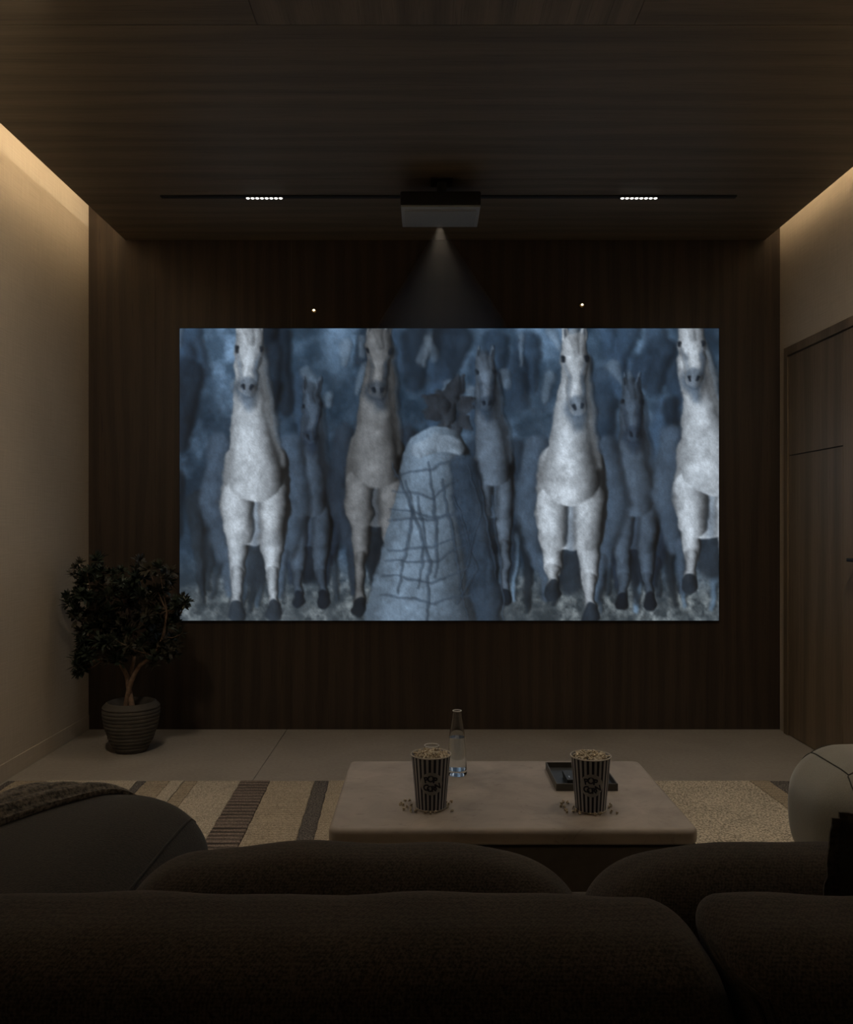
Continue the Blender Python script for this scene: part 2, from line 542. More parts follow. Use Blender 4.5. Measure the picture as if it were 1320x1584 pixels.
def picture(nx, ny):
    """A generic film picture: a loose herd of pale and dark horses around a weathered standing stone in cold mist.
    Returns srgb 0..1 (ny, nx, 3), row 0 at the top."""
    rng = np.random.default_rng(5)
    W, H = 834.5, 452.0
    X, Y = np.meshgrid(np.linspace(0, W, nx), np.linspace(0, H, ny))
    def vnoise(cell, seed, sx=1.0):
        r = np.random.default_rng(seed)
        gx, gy = int(W / cell / sx) + 3, int(H / cell) + 3
        G = r.random((gy, gx))
        u, v = X / cell / sx, Y / cell
        i, j = u.astype(int), v.astype(int)
        fu, fv = u - i, v - j
        fu = fu * fu * (3 - 2 * fu); fv = fv * fv * (3 - 2 * fv)
        return (G[j, i] * (1 - fu) + G[j, i + 1] * fu) * (1 - fv) + (G[j + 1, i] * (1 - fu) + G[j + 1, i + 1] * fu) * fv
    def fbm(cell, seed, o=4, sx=1.0):
        s, a, t = 0, 1.0, 0
        for k in range(o):
            s = s + a * vnoise(cell / 2 ** k, seed + k, sx); t += a; a *= 0.6
        return s / t
    def sm(a, b, x):
        q = np.clip((x - a) / (b - a), 0, 1)
        return q * q * (3 - 2 * q)
    n1, n2, n3 = fbm(90, 1), fbm(30, 11), fbm(10, 21)
    streak = fbm(9, 61, 3, 0.5)
    con = lambda n, k: np.clip(0.5 + (n - 0.5) * k, 0, 1)[..., None]
    C = lambda *c: np.array(c, float)[None, None] / 255
    img = C(28, 42, 56) + C(60, 70, 82) * con(n2, 2.4) * con(n1, 1.6)
    m = sm(170, 30, Y)[..., None] * con(n1, 2.0)
    img = img + C(34, 42, 50) * m
    state = {'img': img}
    wx, wy = X + 5 * (fbm(26, 31, 3) - 0.5) * 2, Y + 5 * (fbm(26, 41, 3) - 0.5) * 2
    tex = 0.78 + 0.44 * fbm(18, 51, 4)
    hair = 0.90 + 0.20 * streak
    def stroke(pts, rad, col, soft=3.0, alpha=1.0, shade=0.45, light=-0.3, t=1.0):
        x0 = min(p[0] for p in pts) - max(rad) - soft - 14; x1 = max(p[0] for p in pts) + max(rad) + soft + 14
        y0 = min(p[1] for p in pts) - max(rad) - soft - 14; y1 = max(p[1] for p in pts) + max(rad) + soft + 14
        i0, i1 = max(0, int(x0 / W * nx)), min(nx, int(x1 / W * nx) + 2)
        j0, j1 = max(0, int(y0 / H * ny)), min(ny, int(y1 / H * ny) + 2)
        if i1 <= i0 or j1 <= j0: return
        sl = (slice(j0, j1), slice(i0, i1))
        ux, uy = wx[sl], wy[sl]
        D = np.full(ux.shape, 1e9); S = np.zeros(ux.shape)
        for k in range(len(pts) - 1):
            (ax, ay), (bx_, by_) = pts[k], pts[k + 1]
            dx, dy = bx_ - ax, by_ - ay
            L2 = dx * dx + dy * dy + 1e-6
            q = np.clip(((ux - ax) * dx + (uy - ay) * dy) / L2, 0, 1)
            qx, qy = ux - (ax + q * dx), uy - (ay + q * dy)
            r = rad[k] * (1 - q) + rad[k + 1] * q
            d = np.sqrt(qx * qx + qy * qy) - r
            better = d < D
            D = np.where(better, d, D)
            S = np.where(better, qx / np.maximum(r, 1), S)
        a = (sm(soft, -soft, D) * alpha)[..., None]
        prof = np.clip(1.06 - shade * np.clip(np.abs(S - light), 0, 1.4) ** 2, 0.15, 1.2)
        tt = 1 + t * (tex[sl] * hair[sl] - 1)
        c = np.array(col, float) / 255 * (prof * tt)[..., None]
        state['img'][sl] = state['img'][sl] * (1 - a) + c * a
    # the far herd: soft dark and mid-toned flanks, necks and legs
    for k in range(60):
        cx, cy = rng.uniform(-20, 850), rng.uniform(0, 250)
        v = rng.uniform(0.45, 1.5)
        stroke([(cx, cy), (cx + rng.uniform(-25, 25), cy + rng.uniform(30, 120))], [rng.uniform(10, 26), rng.uniform(6, 22)], (36 * v, 50 * v, 66 * v), 6, 0.8)
    for k in range(26):
        cx, cy = rng.uniform(0, 840), rng.uniform(0, 130)
        stroke([(cx, cy), (cx + rng.uniform(-14, 14), cy + rng.uniform(10, 45))], [rng.uniform(5, 12), rng.uniform(3, 9)], (108, 124, 140), 4, 0.45)
    # trampled pale ground
    grd = sm(340, 430, Y + 40 * (n2 - 0.5))[..., None]
    g = C(46, 54, 60) + C(96, 98, 96) * con(n3, 2.2) * con(n2, 1.8)
    state['img'] = state['img'] * (1 - grd) + g * grd
    for k in range(46):
        cx = rng.uniform(0, 840); v = rng.choice([0.6, 0.8, 1.0, 1.9, 2.4])
        y0 = rng.uniform(250, 310); y1 = rng.uniform(390, 440)
        stroke([(cx, y0), (cx + rng.uniform(-8, 8), (y0 + y1) / 2), (cx + rng.uniform(-14, 14), y1)], [rng.uniform(9, 18), 7, 4], (40 * v, 51 * v, 62 * v), 4, 0.85)

    def horse(hx, hy, mx, my, cx, cy, cr, lite, dark, s=1.0, foot=440, lead=0, soft=2.5):
        deep = tuple(x * 0.55 for x in dark)
        # hindquarters and far legs in shade behind
        for e in (-1, 1):
            stroke([(cx + e * cr * 0.95, cy - 70 * s), (cx + e * cr * 1.15, cy + 10 * s), (cx + e * cr * 0.9, cy + 90 * s)], [cr * 0.35, cr * 0.42, cr * 0.22], dark, 6, 0.9)
            stroke([(cx + e * cr * 0.75, cy + 90 * s), (cx + e * cr * 0.70, foot - 30)], [11 * s, 6 * s], dark, 4, 0.9)
        stroke([(cx, cy + 60 * s), (cx, cy + 120 * s)], [cr * 0.55, cr * 0.35], deep, 8, 0.85)
        # forelegs: forearm, knee, cannon, hoof
        for e in (-1, 1):
            up = 34 * s if e == lead else 0
            ax, ay = cx + e * cr * 0.52, cy + 40 * s
            kx, ky = cx + e * cr * 0.48, cy + 112 * s - up * 0.4
            fx, fy = kx + e * 2, foot - up
            stroke([(ax, ay), (kx, ky - 34 * s), (kx, ky)], [cr * 0.40, 17 * s, 11.5 * s], lite, soft, 1, 0.7, -0.25)
            stroke([(kx, ky - 3), (kx, ky + 6)], [12.5 * s, 11 * s], lite, soft, 1, 0.6, -0.25)
            stroke([(kx, ky + 4), (fx, fy - 26 * s), (fx, fy - 16 * s)], [9.5 * s, 7.5 * s, 9.5 * s], tuple(x * 0.82 for x in lite), soft, 1, 0.7, -0.25)
            stroke([(fx, fy - 12 * s), (fx, fy)], [9 * s, 12.5 * s], deep, 2, 0.95)
        # chest with the two breast muscles
        stroke([(cx, cy - 40 * s), (cx, cy + 22 * s)], [cr * 0.90, cr * 0.98], lite, soft, 1, 0.75, -0.2)
        stroke([(cx - cr * 0.5, cy + 5 * s), (cx - cr * 0.46, cy + 55 * s)], [cr * 0.44, cr * 0.40], lite, soft, 1, 0.55, -0.3)
        stroke([(cx + cr * 0.5, cy + 5 * s), (cx + cr * 0.46, cy + 55 * s)], [cr * 0.44, cr * 0.40], tuple(x * 0.93 for x in lite), soft, 1, 0.6, -0.4)
        stroke([(cx, cy - 12 * s), (cx, cy + 70 * s)], [4 * s, 7 * s], dark, 7, 0.5)
        # neck
        nx_, ny_ = (hx * 0.55 + cx * 0.45), hy * 0.45 + (cy - 50 * s) * 0.55
        stroke([(hx, hy + 34 * s), (nx_, ny_), (cx, cy - 30 * s)], [21 * s, 27 * s, cr * 0.80], lite, soft, 1, 0.7, -0.25)
        stroke([(hx + 17 * s, hy + 10 * s), (nx_ + 26 * s, ny_), (cx + cr * 0.75, cy - 45 * s)], [7 * s, 8 * s, 5 * s], tuple(x * 0.62 for x in lite), 5, 0.65)
        # shadow of the head on the neck
        stroke([(mx - 2, my + 4 * s), (mx + 3, my + 24 * s)], [19 * s, 10 * s], dark, 8, 0.75)
        # head: ears, broad brow, long narrow nose, dark muzzle
        for e in (-1, 1):
            stroke([(hx + e * 12 * s, hy - 18 * s), (hx + e * 15 * s, hy - 42 * s)], [7 * s, 2.5 * s], lite, 2, 1)
            stroke([(hx + e * 12.5 * s, hy - 20 * s), (hx + e * 14.5 * s, hy - 34 * s)], [3 * s, 1.5 * s], deep, 2, 0.7)
        lx, ly = (hx * 0.5 + mx * 0.5), (hy * 0.5 + my * 0.5)
        stroke([(hx, hy - 8 * s), (hx, hy + 12 * s), (lx, ly + 8 * s), (mx, my)], [19 * s, 21.5 * s, 14.5 * s, 13 * s], lite, soft, 1, 0.6, -0.2)
        stroke([(hx - 2, hy - 26 * s), (hx + 3, hy + 2 * s)], [9 * s, 4 * s], tuple(x * 0.72 for x in lite), 3, 0.7)
        stroke([(lx - 11 * s, ly - 4), (mx - 10 * s, my - 8 * s)], [3 * s, 3 * s], dark, 4, 0.35)
        stroke([(lx + 12 * s, ly - 4), (mx + 11 * s, my - 8 * s)], [4 * s, 3.5 * s], dark, 4, 0.55)
        for e in (-1, 1):
            stroke([(hx + e * 17.5 * s, hy + 8 * s), (hx + e * 17.5 * s, hy + 12 * s)], [3.2 * s, 2.6 * s], (18, 24, 32), 2.2, 0.9)
            stroke([(hx + e * 15 * s, hy + 18 * s), (hx + e * 10 * s, hy + 34 * s)], [2.5 * s, 2 * s], dark, 4, 0.4)
        stroke([(mx, my - 3 * s), (mx, my + 7 * s)], [12.5 * s, 9.5 * s], dark, 4, 0.62)
        for e in (-1, 1):
            stroke([(mx + e * 6.5 * s, my - 2), (mx + e * 5 * s, my + 2.5 * s)], [2.8 * s, 2 * s], (20, 27, 36), 1.8, 0.9)

    G1, G2 = (168, 178, 188), (60, 75, 92)
    horse(474, 60, 476, 116, 486, 240, 36, (82, 96, 112), (30, 41, 54), 0.8, 420)
    horse(700, 105, 704, 165, 706, 285, 40, (66, 80, 96), (28, 38, 52), 0.85, 426)
    horse(205, 110, 203, 168, 202, 285, 36, (64, 78, 94), (28, 38, 52), 0.8, 422)
    horse(310, 26, 308, 96, 304, 236, 50, (104, 108, 112), (36, 46, 58), 1.0, 436, 1)
    horse(107, 22, 106, 92, 117, 256, 56, G1, G2, 1.05, 442, 0)
    horse(612, 36, 616, 122, 606, 262, 57, G1, G2, 1.08, 446, -1)
    horse(792, 14, 797, 78, 822, 242, 60, G1, G2, 1.05, 436, -1)
    # weathered standing stone with a dark thorn bush on its crown
    for k in range(26):
        a = rng.uniform(0, 6.28); r = rng.uniform(0, 30)
        stroke([(416 + r * math.cos(a), 122 + 1.35 * r * math.sin(a)), (416 + (r + 12) * math.cos(a), 122 + 1.4 * (r + 12) * math.sin(a))], [12, 3], (40, 46, 54), 2.5, 0.9)
    stone = (98, 116, 134)
    stroke([(398, 205), (392, 300), (388, 380), (384, 470)], [52, 66, 84, 104], stone, 2.5, 1, 0.7, -0.35, 1.1)
    stroke([(440, 215), (452, 290), (470, 380), (480, 470)], [22, 26, 26, 20], (44, 58, 74), 4, 0.9, 0.5, -0.3, 1.1)
    stroke([(372, 190), (398, 176), (428, 184)], [12, 14, 12], (112, 128, 144), 3, 0.9)
    for k in range(9):
        x0 = 330 + k * 19; y0 = 210 + (k % 3) * 26
        stroke([(x0, y0), (x0 + rng.uniform(10, 34), y0 + rng.uniform(60, 120)), (x0 + rng.uniform(-20, 40), y0 + rng.uniform(150, 230))], [1.6, 2.6, 1.4], (42, 54, 68), 2.2, 0.65)
    for k in range(8):
        y0 = 225 + k * 27
        stroke([(332 - k * 3, y0 + rng.uniform(-10, 10)), (392, y0 + rng.uniform(-22, 14)), (440 + k * 2, y0 + rng.uniform(-30, 10))], [1.4, 2.4, 1.2], (46, 58, 72), 2.0, 0.6)
    img = state['img']
    mist = (sm(0.42, 0.8, fbm(120, 71)) * 0.12)[..., None]
    img = img * (1 - mist) + C(112, 128, 144) * mist
    img = img * (0.95 + 0.10 * np.random.default_rng(3).random(X.shape))[..., None]
    return np.clip(img, 0.02, 0.95)

scr = thing('projection_screen', ((SX0 + SX1) / 2, 4.70, SZ0), 'wide projection screen showing a misty blue picture on the wood wall', 'screen')
obj('screen_back', box(SX0 - 0.004, SX1 + 0.004, 4.693, YB, SZ0 - 0.004, SZ1 + 0.004), M['black'], scr, smooth=False)
NX, NY = 520, 282
pic = picture(NX, NY)
gx = np.linspace(SX0, SX1, NX) - scr.location.x
gz = np.linspace(SZ1, SZ0, NY) - scr.location.z
vv = np.zeros((NY, NX, 3)); vv[..., 0] = gx[None]; vv[..., 1] = 4.690 - scr.location.y; vv[..., 2] = gz[:, None]
ii = np.arange(NX * NY).reshape(NY, NX)
ff = np.stack([ii[:-1, :-1], ii[1:, :-1], ii[1:, 1:], ii[:-1, 1:]], -1).reshape(-1, 4)
me = bpy.data.meshes.new('picture_surface')
me.vertices.add(NX * NY); me.vertices.foreach_set('co', vv.reshape(-1))
me.loops.add(ff.size); me.loops.foreach_set('vertex_index', ff.reshape(-1).astype(np.int32))
me.polygons.add(len(ff)); me.polygons.foreach_set('loop_start', np.arange(0, ff.size, 4, dtype=np.int32))
me.update(calc_edges=True)
ca = me.color_attributes.new('picture', 'FLOAT_COLOR', 'POINT')
lp = np.where(pic <= 0.04045, pic / 12.92, ((pic + 0.055) / 1.055) ** 2.4)
rgba = np.ones((NY, NX, 4), dtype=np.float32); rgba[..., :3] = lp
ca.data.foreach_set('color', rgba.reshape(-1))
t = NT('projected film picture')
at = t.n('ShaderNodeAttribute', attribute_name='picture')
t.color((0.03, 0.03, 0.03))
t.set(Roughness=0.9)
t.l(at.outputs['Color'], t.b.inputs['Emission Color'])
t.b.inputs['Emission Strength'].default_value = 1.0
me.materials.append(t.m)
o = bpy.data.objects.new('picture_surface', me)
link(o, scr); ORG[o.name] = Vector(scr.location)
o['label'] = 'blue-grey film picture of horses and a standing stone in mist'

# ------------------------------------------------------------------ projector, its beam, track light, imitated wall glints
PY0, PY1 = 3.80, 4.065
PXC = (682 - 660) / FPX * 3.80
PW = 125 * 3.80 / FPX
PZ0, PZ1 = EYE + 487 * 3.80 / FPX, EYE + 512 * 3.80 / FPX
pj = thing('projector', (PXC, (PY0 + PY1) / 2, PZ0), 'graphite projector hanging from a black rod under the ceiling', 'projector')
obj('body', box(PXC - PW / 2, PXC + PW / 2, PY0, PY1, PZ0 + 0.006, PZ1, 0.008), M['black'], pj)
bot = obj('bottom_cover', box(PXC - PW / 2 + 0.002, PXC + PW / 2 - 0.002, PY0 + 0.002, PY1 - 0.002, PZ0, PZ0 + 0.012, 0.004), M['projector_rim'], pj)
obj('recess_panel', box(PXC - PW / 2 + 0.018, PXC + PW / 2 - 0.018, PY0 + 0.05, PY1 - 0.012, PZ0 - 0.0025, PZ0 + 0.002, 0.0015), M['projector_grey'], bot)
obj('vent_lip', tube([(PXC - PW / 2 + 0.022, PY0 + 0.036, PZ0 + 0.001), (PXC + PW / 2 - 0.022, PY0 + 0.036, PZ0 + 0.001)], 0.005, 8), M['projector_rim'], bot)
LY, LZ = PY1 + 0.006, PZ0 + 0.03
V, F = lathe([(0.030, 0.0), (0.030, 0.012), (0.024, 0.016), (0.020, 0.012), (0.001, 0.011)], (0, 0, 0), 32)
V = [(PXC + v[0], PY1 - 0.004 + v[2], LZ - v[1] * 0.9) for v in V]
obj('lens', (V, F), M['lens'], pj)
RX = (683.5 - 660) / FPX * 3.9
obj('mount_rod', tube([(RX, 3.90, PZ1 - 0.002), (RX, 3.90, ZC)], 0.022, 20), M['rodblack'], pj)
obj('mount_plate', box(RX - 0.05, RX + 0.05, 3.85, 3.95, ZC - 0.006, ZC, 0.002), M['rodblack'], pj)

# visible haze in the projector's throw, lit by the projector's own lamp
lens_p = Vector((PXC, PY1 + 0.022, LZ - 0.005))
aim = Vector((PXC + 0.02, YB, EYE + 0.98))
axis = (aim - lens_p).normalized()
Ls = bpy.data.lights.new('projector_lamp', 'SPOT')
Ls.energy = P_BEAM
Ls.color = (1.0, 0.84, 0.64)
Ls.spot_size = math.radians(52)
Ls.spot_blend = 0.9
Ls.shadow_soft_size = 0.008
lo = bpy.data.objects.new('projector_lamp', Ls)
lo.location = lens_p - Vector(pj.location)
lo.rotation_euler = axis.to_track_quat('-Z', 'Y').to_euler()
link(lo, pj)
t = bpy.data.materials.new('thin air haze'); t.use_nodes = True
nt = t.node_tree; nt.nodes.remove(nt.nodes['Principled BSDF'])
vsn = nt.nodes.new('ShaderNodeVolumeScatter')
vsn.inputs['Color'].default_value = (0.95, 0.93, 0.9, 1)
vsn.inputs['Density'].default_value = 1.2
vsn.inputs['Anisotropy'].default_value = 0.0
nt.links.new(vsn.outputs[0], nt.nodes['Material Output'].inputs['Volume'])
u = axis.cross(Vector((0, 0, 1))).normalized(); w = u.cross(axis)
LEN = 0.80; HA = math.tan(math.radians(25.5))
V, F = [], []
for q in range(2):
    dd = 0.03 if q == 0 else LEN
    for s in range(40):
        a = 2 * PI * s / 40
        p = lens_p + axis * dd + (u * math.cos(a) + w * math.sin(a)) * (dd * HA + 0.004)
        p.y = min(p.y, 4.685)
        V.append(tuple(p))
for s in range(40):
    F.append((s, (s + 1) % 40, 40 + (s + 1) % 40, 40 + s))
F.append(tuple(reversed(range(40)))); F.append(tuple(range(40, 80)))
beam = tag(obj('light_beam', (V, F), t, recalc=True), 'faint hazy beam of light fanning down from the projector', 'light beam', kind='stuff')

TY = 4.075
TX0, TX1 = (249 - 660) / FPX * TY, (1139 - 660) / FPX * TY
tr = thing('track_light', ((TX0 + TX1) / 2, TY, ZC), 'long slim black track light with two rows of glowing spots', 'track light')
obj('track', box(TX0, TX1, TY - 0.015, TY + 0.015, ZC - 0.006, ZC, 0.002), M['rodblack'], tr, smooth=False)
dot_mat = emit('white spot lens', (1.0, 0.97, 0.90), 2.0)
for (p0, p1) in ((380, 438), (959.5, 1018)):
    x0, x1 = (p0 - 660) / FPX * TY, (p1 - 660) / FPX * TY
    mod = obj('spot_module', box(x0 - 0.004, x1 + 0.004, TY - 0.013, TY + 0.013, ZC - 0.009, ZC - 0.005, 0.001), M['rodblack'], tr, smooth=False)
    w8 = (x1 - x0) / 8
    for i in range(8):
        cx = x0 + (i + 0.5) * w8
        V, F = lathe([(w8 * 0.40, 0.0), (w8 * 0.34, -0.003), (w8 * 0.18, -0.0045), (0.0005, -0.005)], (cx, TY, ZC - 0.009), 14, close_bottom=False)
        obj('spot_lens', (V, [tuple(reversed(f)) for f in F]), dot_mat, mod)
    Lt = bpy.data.lights.new('spot_glow', 'SPOT')
    Lt.energy = P_TRACK * 10
    Lt.color = (1.0, 0.90, 0.76)
    Lt.spot_size = math.radians(95); Lt.spot_blend = 1.0
    Lt.shadow_soft_size = 0.06
    q = bpy.data.objects.new('spot_glow', Lt)
    q.location = Vector(((x0 + x1) / 2, TY, ZC - 0.03)) - Vector(tr.location)
    q.rotation_euler = (math.radians(-16), 0, 0)
    link(q, tr)

# second track added out of view to light table, rug and side walls
TY2 = 2.47
tr2 = thing('track_light', (0.1, TY2, ZC), 'added unseen track light above the table', 'track light')
obj('track', box(-1.25, 1.45, TY2 - 0.015, TY2 + 0.015, ZC - 0.006, ZC, 0.002), M['rodblack'], tr2, smooth=False)
for xm in (-1.12, 0.24, 1.32):
    mod = obj('spot_module', box(xm - 0.09, xm + 0.09, TY2 - 0.013, TY2 + 0.013, ZC - 0.009, ZC - 0.005, 0.001), M['rodblack'], tr2, smooth=False)
    for i in range(8):
        V, F = lathe([(0.009, 0.0), (0.007, -0.003), (0.0005, -0.005)], (xm - 0.079 + i * 0.0225, TY2, ZC - 0.009), 14, close_bottom=False)
        obj('spot_lens', (V, [tuple(reversed(f)) for f in F]), dot_mat, mod)
    Lt = bpy.data.lights.new('spot_glow', 'SPOT')
    Lt.energy = P_TABLE if xm == 0.24 else P_SEAT
    Lt.color = (1.0, 0.86, 0.68)
    Lt.spot_size = math.radians(110 if xm == 0.24 else 150); Lt.spot_blend = 1.0
    Lt.shadow_soft_size = 0.14
    q = bpy.data.objects.new('spot_glow', Lt)
    q.location = Vector((xm, TY2, ZC - 0.03)) - Vector(tr2.location)
    q.rotation_euler = (math.radians(14 if xm != 0.24 else 3), math.radians({-1.12: 34, 0.24: 0, 1.32: -34}[xm]), 0)
    link(q, tr2)

glint_mat = emit('warm imitated glint', (1.0, 0.82, 0.5), 3.0)  # glowing studs imitate lamp reflections in the wood wall, not real fittings
for (px, py, lab) in ((486, 480.5, 'tiny glowing stud imitating a lamp glint above the screen, left of the projector beam'),
                      (900.5, 472, 'tiny glowing stud imitating a lamp glint above the screen, right of the projector beam')):
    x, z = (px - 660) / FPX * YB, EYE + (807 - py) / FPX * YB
    p = thing('wall_glint', (x, YB, z), lab, 'wall glint', 'imitated glints above the screen')
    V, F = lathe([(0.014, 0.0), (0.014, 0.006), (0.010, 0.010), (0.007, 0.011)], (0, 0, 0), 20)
    obj('glint_ring', ([(x + v[0], YB - v[2], z + v[1]) for v in V], [tuple(f) for f in F]), M['brass'], p)
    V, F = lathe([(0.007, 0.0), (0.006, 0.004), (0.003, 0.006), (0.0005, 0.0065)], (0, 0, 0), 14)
    obj('glint_core', ([(x + v[0], YB - 0.010 - v[2], z + v[1] * 0.8) for v in V], F), glint_mat, p)

# ------------------------------------------------------------------ rug
RY0, RY1 = 1.05, 3.73
RX0, RX1 = -1.835, 1.80
def rugmat(name, lo, hi, rib=0.0, freq=190, var=1.0, ribfreq=1.0):
    t = NT(name)
    n1 = t.noise(t.coord((1, 1, 1)), freq, 3, 0.7)
    n2 = t.noise(t.coord((1, 1, 1)), 6, 3)
    c = t.ramp(n1, [(0.40, lo), (0.58, hi)])
    c = t.mix(0.15, c, t.ramp(n2, [(0.3, tuple(x * 0.85 for x in lo)), (0.7, hi)]))
    h = n1
    if rib > 0:
        w = t.n('ShaderNodeTexWave', wave_type='BANDS', bands_direction='Y')
        w.inputs['Scale'].default_value = 8.5 * ribfreq
        w.inputs['Distortion'].default_value = 1.0
        w.inputs['Detail'].default_value = 2.0
        w.inputs['Detail Scale'].default_value = 3.0
        t.l(t.coord(), w.inputs['Vector'])
        n4 = t.noise(t.coord((3, 40, 1)), 1.0, 3)
        rr = t.ramp(w.outputs['Fac'], [(0.25, (0, 0, 0)), (0.6, (1, 1, 1))])
        rr = t.mix(1.0, rr, t.ramp(n4, [(0.35, (0.3, 0.3, 0.3)), (0.65, (1, 1, 1))]), 'MULTIPLY')
        fac = t.mix(rib, (0, 0, 0), rr)
        c = t.mix(fac, c, (0.02, 0.014, 0.010))
    t.color(c)
    t.set(Roughness=0.95)
    t.bump(h, 0.8, 0.004)
    return t.m
R = {
    'cream': rugmat('cream loop wool', (0.22, 0.186, 0.138), (0.66, 0.575, 0.445)),
    'boucle': rugmat('cream boucle wool', (0.17, 0.142, 0.102), (0.74, 0.645, 0.495), freq=130),
    'tan': rugmat('tan flatweave wool', (0.21, 0.168, 0.115), (0.54, 0.44, 0.31), rib=0.30, ribfreq=1.4),
    'sand': rugmat('sand flatweave wool', (0.25, 0.205, 0.145), (0.62, 0.52, 0.38), rib=0.22, ribfreq=1.6),
    'brown': rugmat('ribbed brown wool', (0.085, 0.062, 0.050), (0.34, 0.265, 0.215), rib=0.95),
    'dark': rugmat('charcoal shag wool', (0.010, 0.008, 0.007), (0.210, 0.182, 0.158), freq=150),
}
rug = thing('rug', ((RX0 + RX1) / 2, (RY0 + RY1) / 2, 0), 'striped cream, tan and dark brown patchwork rug under the stone table', 'rug')
obj('backing', box(RX0 + 0.005, RX1 - 0.005, RY0 + 0.005, RY1 - 0.004, 0.0005, 0.006), M['grout'], rug, smooth=False)
bands = [(-1.835, 'dark'), (-1.80, 'tan'), (-1.66, 'cream'), (-1.263, 'dark'), (-1.226, 'tan'), (-1.12, 'cream'), (-1.06, 'tan'), (-1.0, 'cream'),
         (-0.813, 'brown'), (-0.684, 'sand'), (-0.490, 'dark'), (-0.427, 'sand'), (-0.30, 'cream'), (0.10, 'tan'), (0.42, 'dark'), (0.52, 'cream'),
         (0.80, 'boucle'), (1.415, 'tan'), (1.498, 'dark'), (1.60, 'cream')]
for i, (x0, kind) in enumerate(bands):
    x1 = bands[i + 1][0] if i + 1 < len(bands) else RX1
    ny = 60
    V, F = [], []
    def edge(x, y, sd):
        if x <= RX0 + 1e-4 or x >= RX1 - 1e-4: return x
        return x - 0.036 * (RY1 - y) * -1 * (1 if -1.7 < x < 1.75 else 0) + 0.0022 * math.sin(y * 23 + sd * 7) * math.sin(y * 61 + sd * 3)
    rr = random.Random(i)
    hgt = 0.0125 + 0.0012 * (i % 3)
    for j in range(ny + 1):
        y = RY0 + (RY1 - RY0) * j / ny
        a = edge(x0, y, i) + 0.0008; b = edge(x1, y, i + 1) - 0.0008
        V += [(a, y, 0.002), (a, y, hgt - 0.002), (a + 0.003, y, hgt), (b - 0.003, y, hgt), (b, y, hgt - 0.002), (b, y, 0.002)]
    for j in range(ny):
        for s in range(5):
            F.append((j * 6 + s, (j + 1) * 6 + s, (j + 1) * 6 + s + 1, j * 6 + s + 1))
        F.append((j * 6 + 5, (j + 1) * 6 + 5, (j + 1) * 6, j * 6))
    F.append((0, 1, 2, 3, 4, 5)); F.append(tuple(ny * 6 + s for s in (5, 4, 3, 2, 1, 0)))
    F = [tuple(reversed(f)) for f in F]
    obj('woven_stripe', (V, F), R[kind], rug, smooth=False)

# ------------------------------------------------------------------ coffee table
TH = 0.32
TX0_, TX1_, TY0_, TY1_ = -0.266, 0.735, 2.292, 2.955
RUGT = 0.0150
tb = thing('coffee_table', ((TX0_ + TX1_) / 2, (TY0_ + TY1_) / 2, RUGT), 'low block coffee table with rounded taupe concrete top', 'table')
def slab(x0, x1, y0, y1, z0, z1, cr, er, ns=8, ne=4):
    """Slab with rounded plan corners cr and softened upper/lower edges er."""
    prof = []
    for k in range(ne + 1):
        a = PI / 2 * k / ne
        prof.append((er - er * math.sin(a), z0 + er - er * math.cos(a)))
    for k in range(ne + 1):
        a = PI / 2 * k / ne
        prof.append((er - er * math.cos(a), z1 - er + er * math.sin(a)))
    V, F = [], []
    ring = 4 * (ns + 1)
    for (ins, z) in prof:
        for q, (cx, cy, a0) in enumerate(((x1 - cr, y1 - cr, 0), (x0 + cr, y1 - cr, PI / 2), (x0 + cr, y0 + cr, PI), (x1 - cr, y0 + cr, 1.5 * PI))):
            for s in range(ns + 1):
                a = a0 + PI / 2 * s / ns
                V.append((cx + (cr - ins) * math.cos(a), cy + (cr - ins) * math.sin(a), z))
    for i in range(len(prof) - 1):
        for s in range(ring):
            t = (s + 1) % ring
            F.append((i * ring + s, i * ring + t, (i + 1) * ring + t, (i + 1) * ring + s))
    F.append(tuple(reversed(range(ring)))); F.append(tuple(range((len(prof) - 1) * ring, len(prof) * ring)))
    return V, F
obj('table_top', slab(TX0_, TX1_, TY0_, TY1_, TH - 0.046, TH, 0.03, 0.014), M['table'], tb)
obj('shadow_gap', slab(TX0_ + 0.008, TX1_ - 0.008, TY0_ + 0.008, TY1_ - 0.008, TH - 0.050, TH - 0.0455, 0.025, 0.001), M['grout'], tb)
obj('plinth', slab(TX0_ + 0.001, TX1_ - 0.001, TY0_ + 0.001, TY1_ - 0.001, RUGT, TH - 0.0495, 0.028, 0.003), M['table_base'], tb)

# ------------------------------------------------------------------ popcorn cups
def text_mesh(body, size, bold):
    cu = bpy.data.curves.new('lettering', 'FONT')
    cu.body = body; cu.size = size; cu.offset = bold
    cu.align_x = 'CENTER'; cu.align_y = 'CENTER'
    cu.resolution_u = 4
    o = bpy.data.objects.new('lettering_tmp', cu)
    COL.objects.link(o)
    dg = bpy.context.evaluated_depsgraph_get()
    me = bpy.data.meshes.new_from_object(o.evaluated_get(dg))
    V = [tuple(v.co) for v in me.vertices]; F = [tuple(p.vertices) for p in me.polygons]
    bpy.data.objects.remove(o); bpy.data.curves.remove(cu); bpy.data.meshes.remove(me)
    return V, F

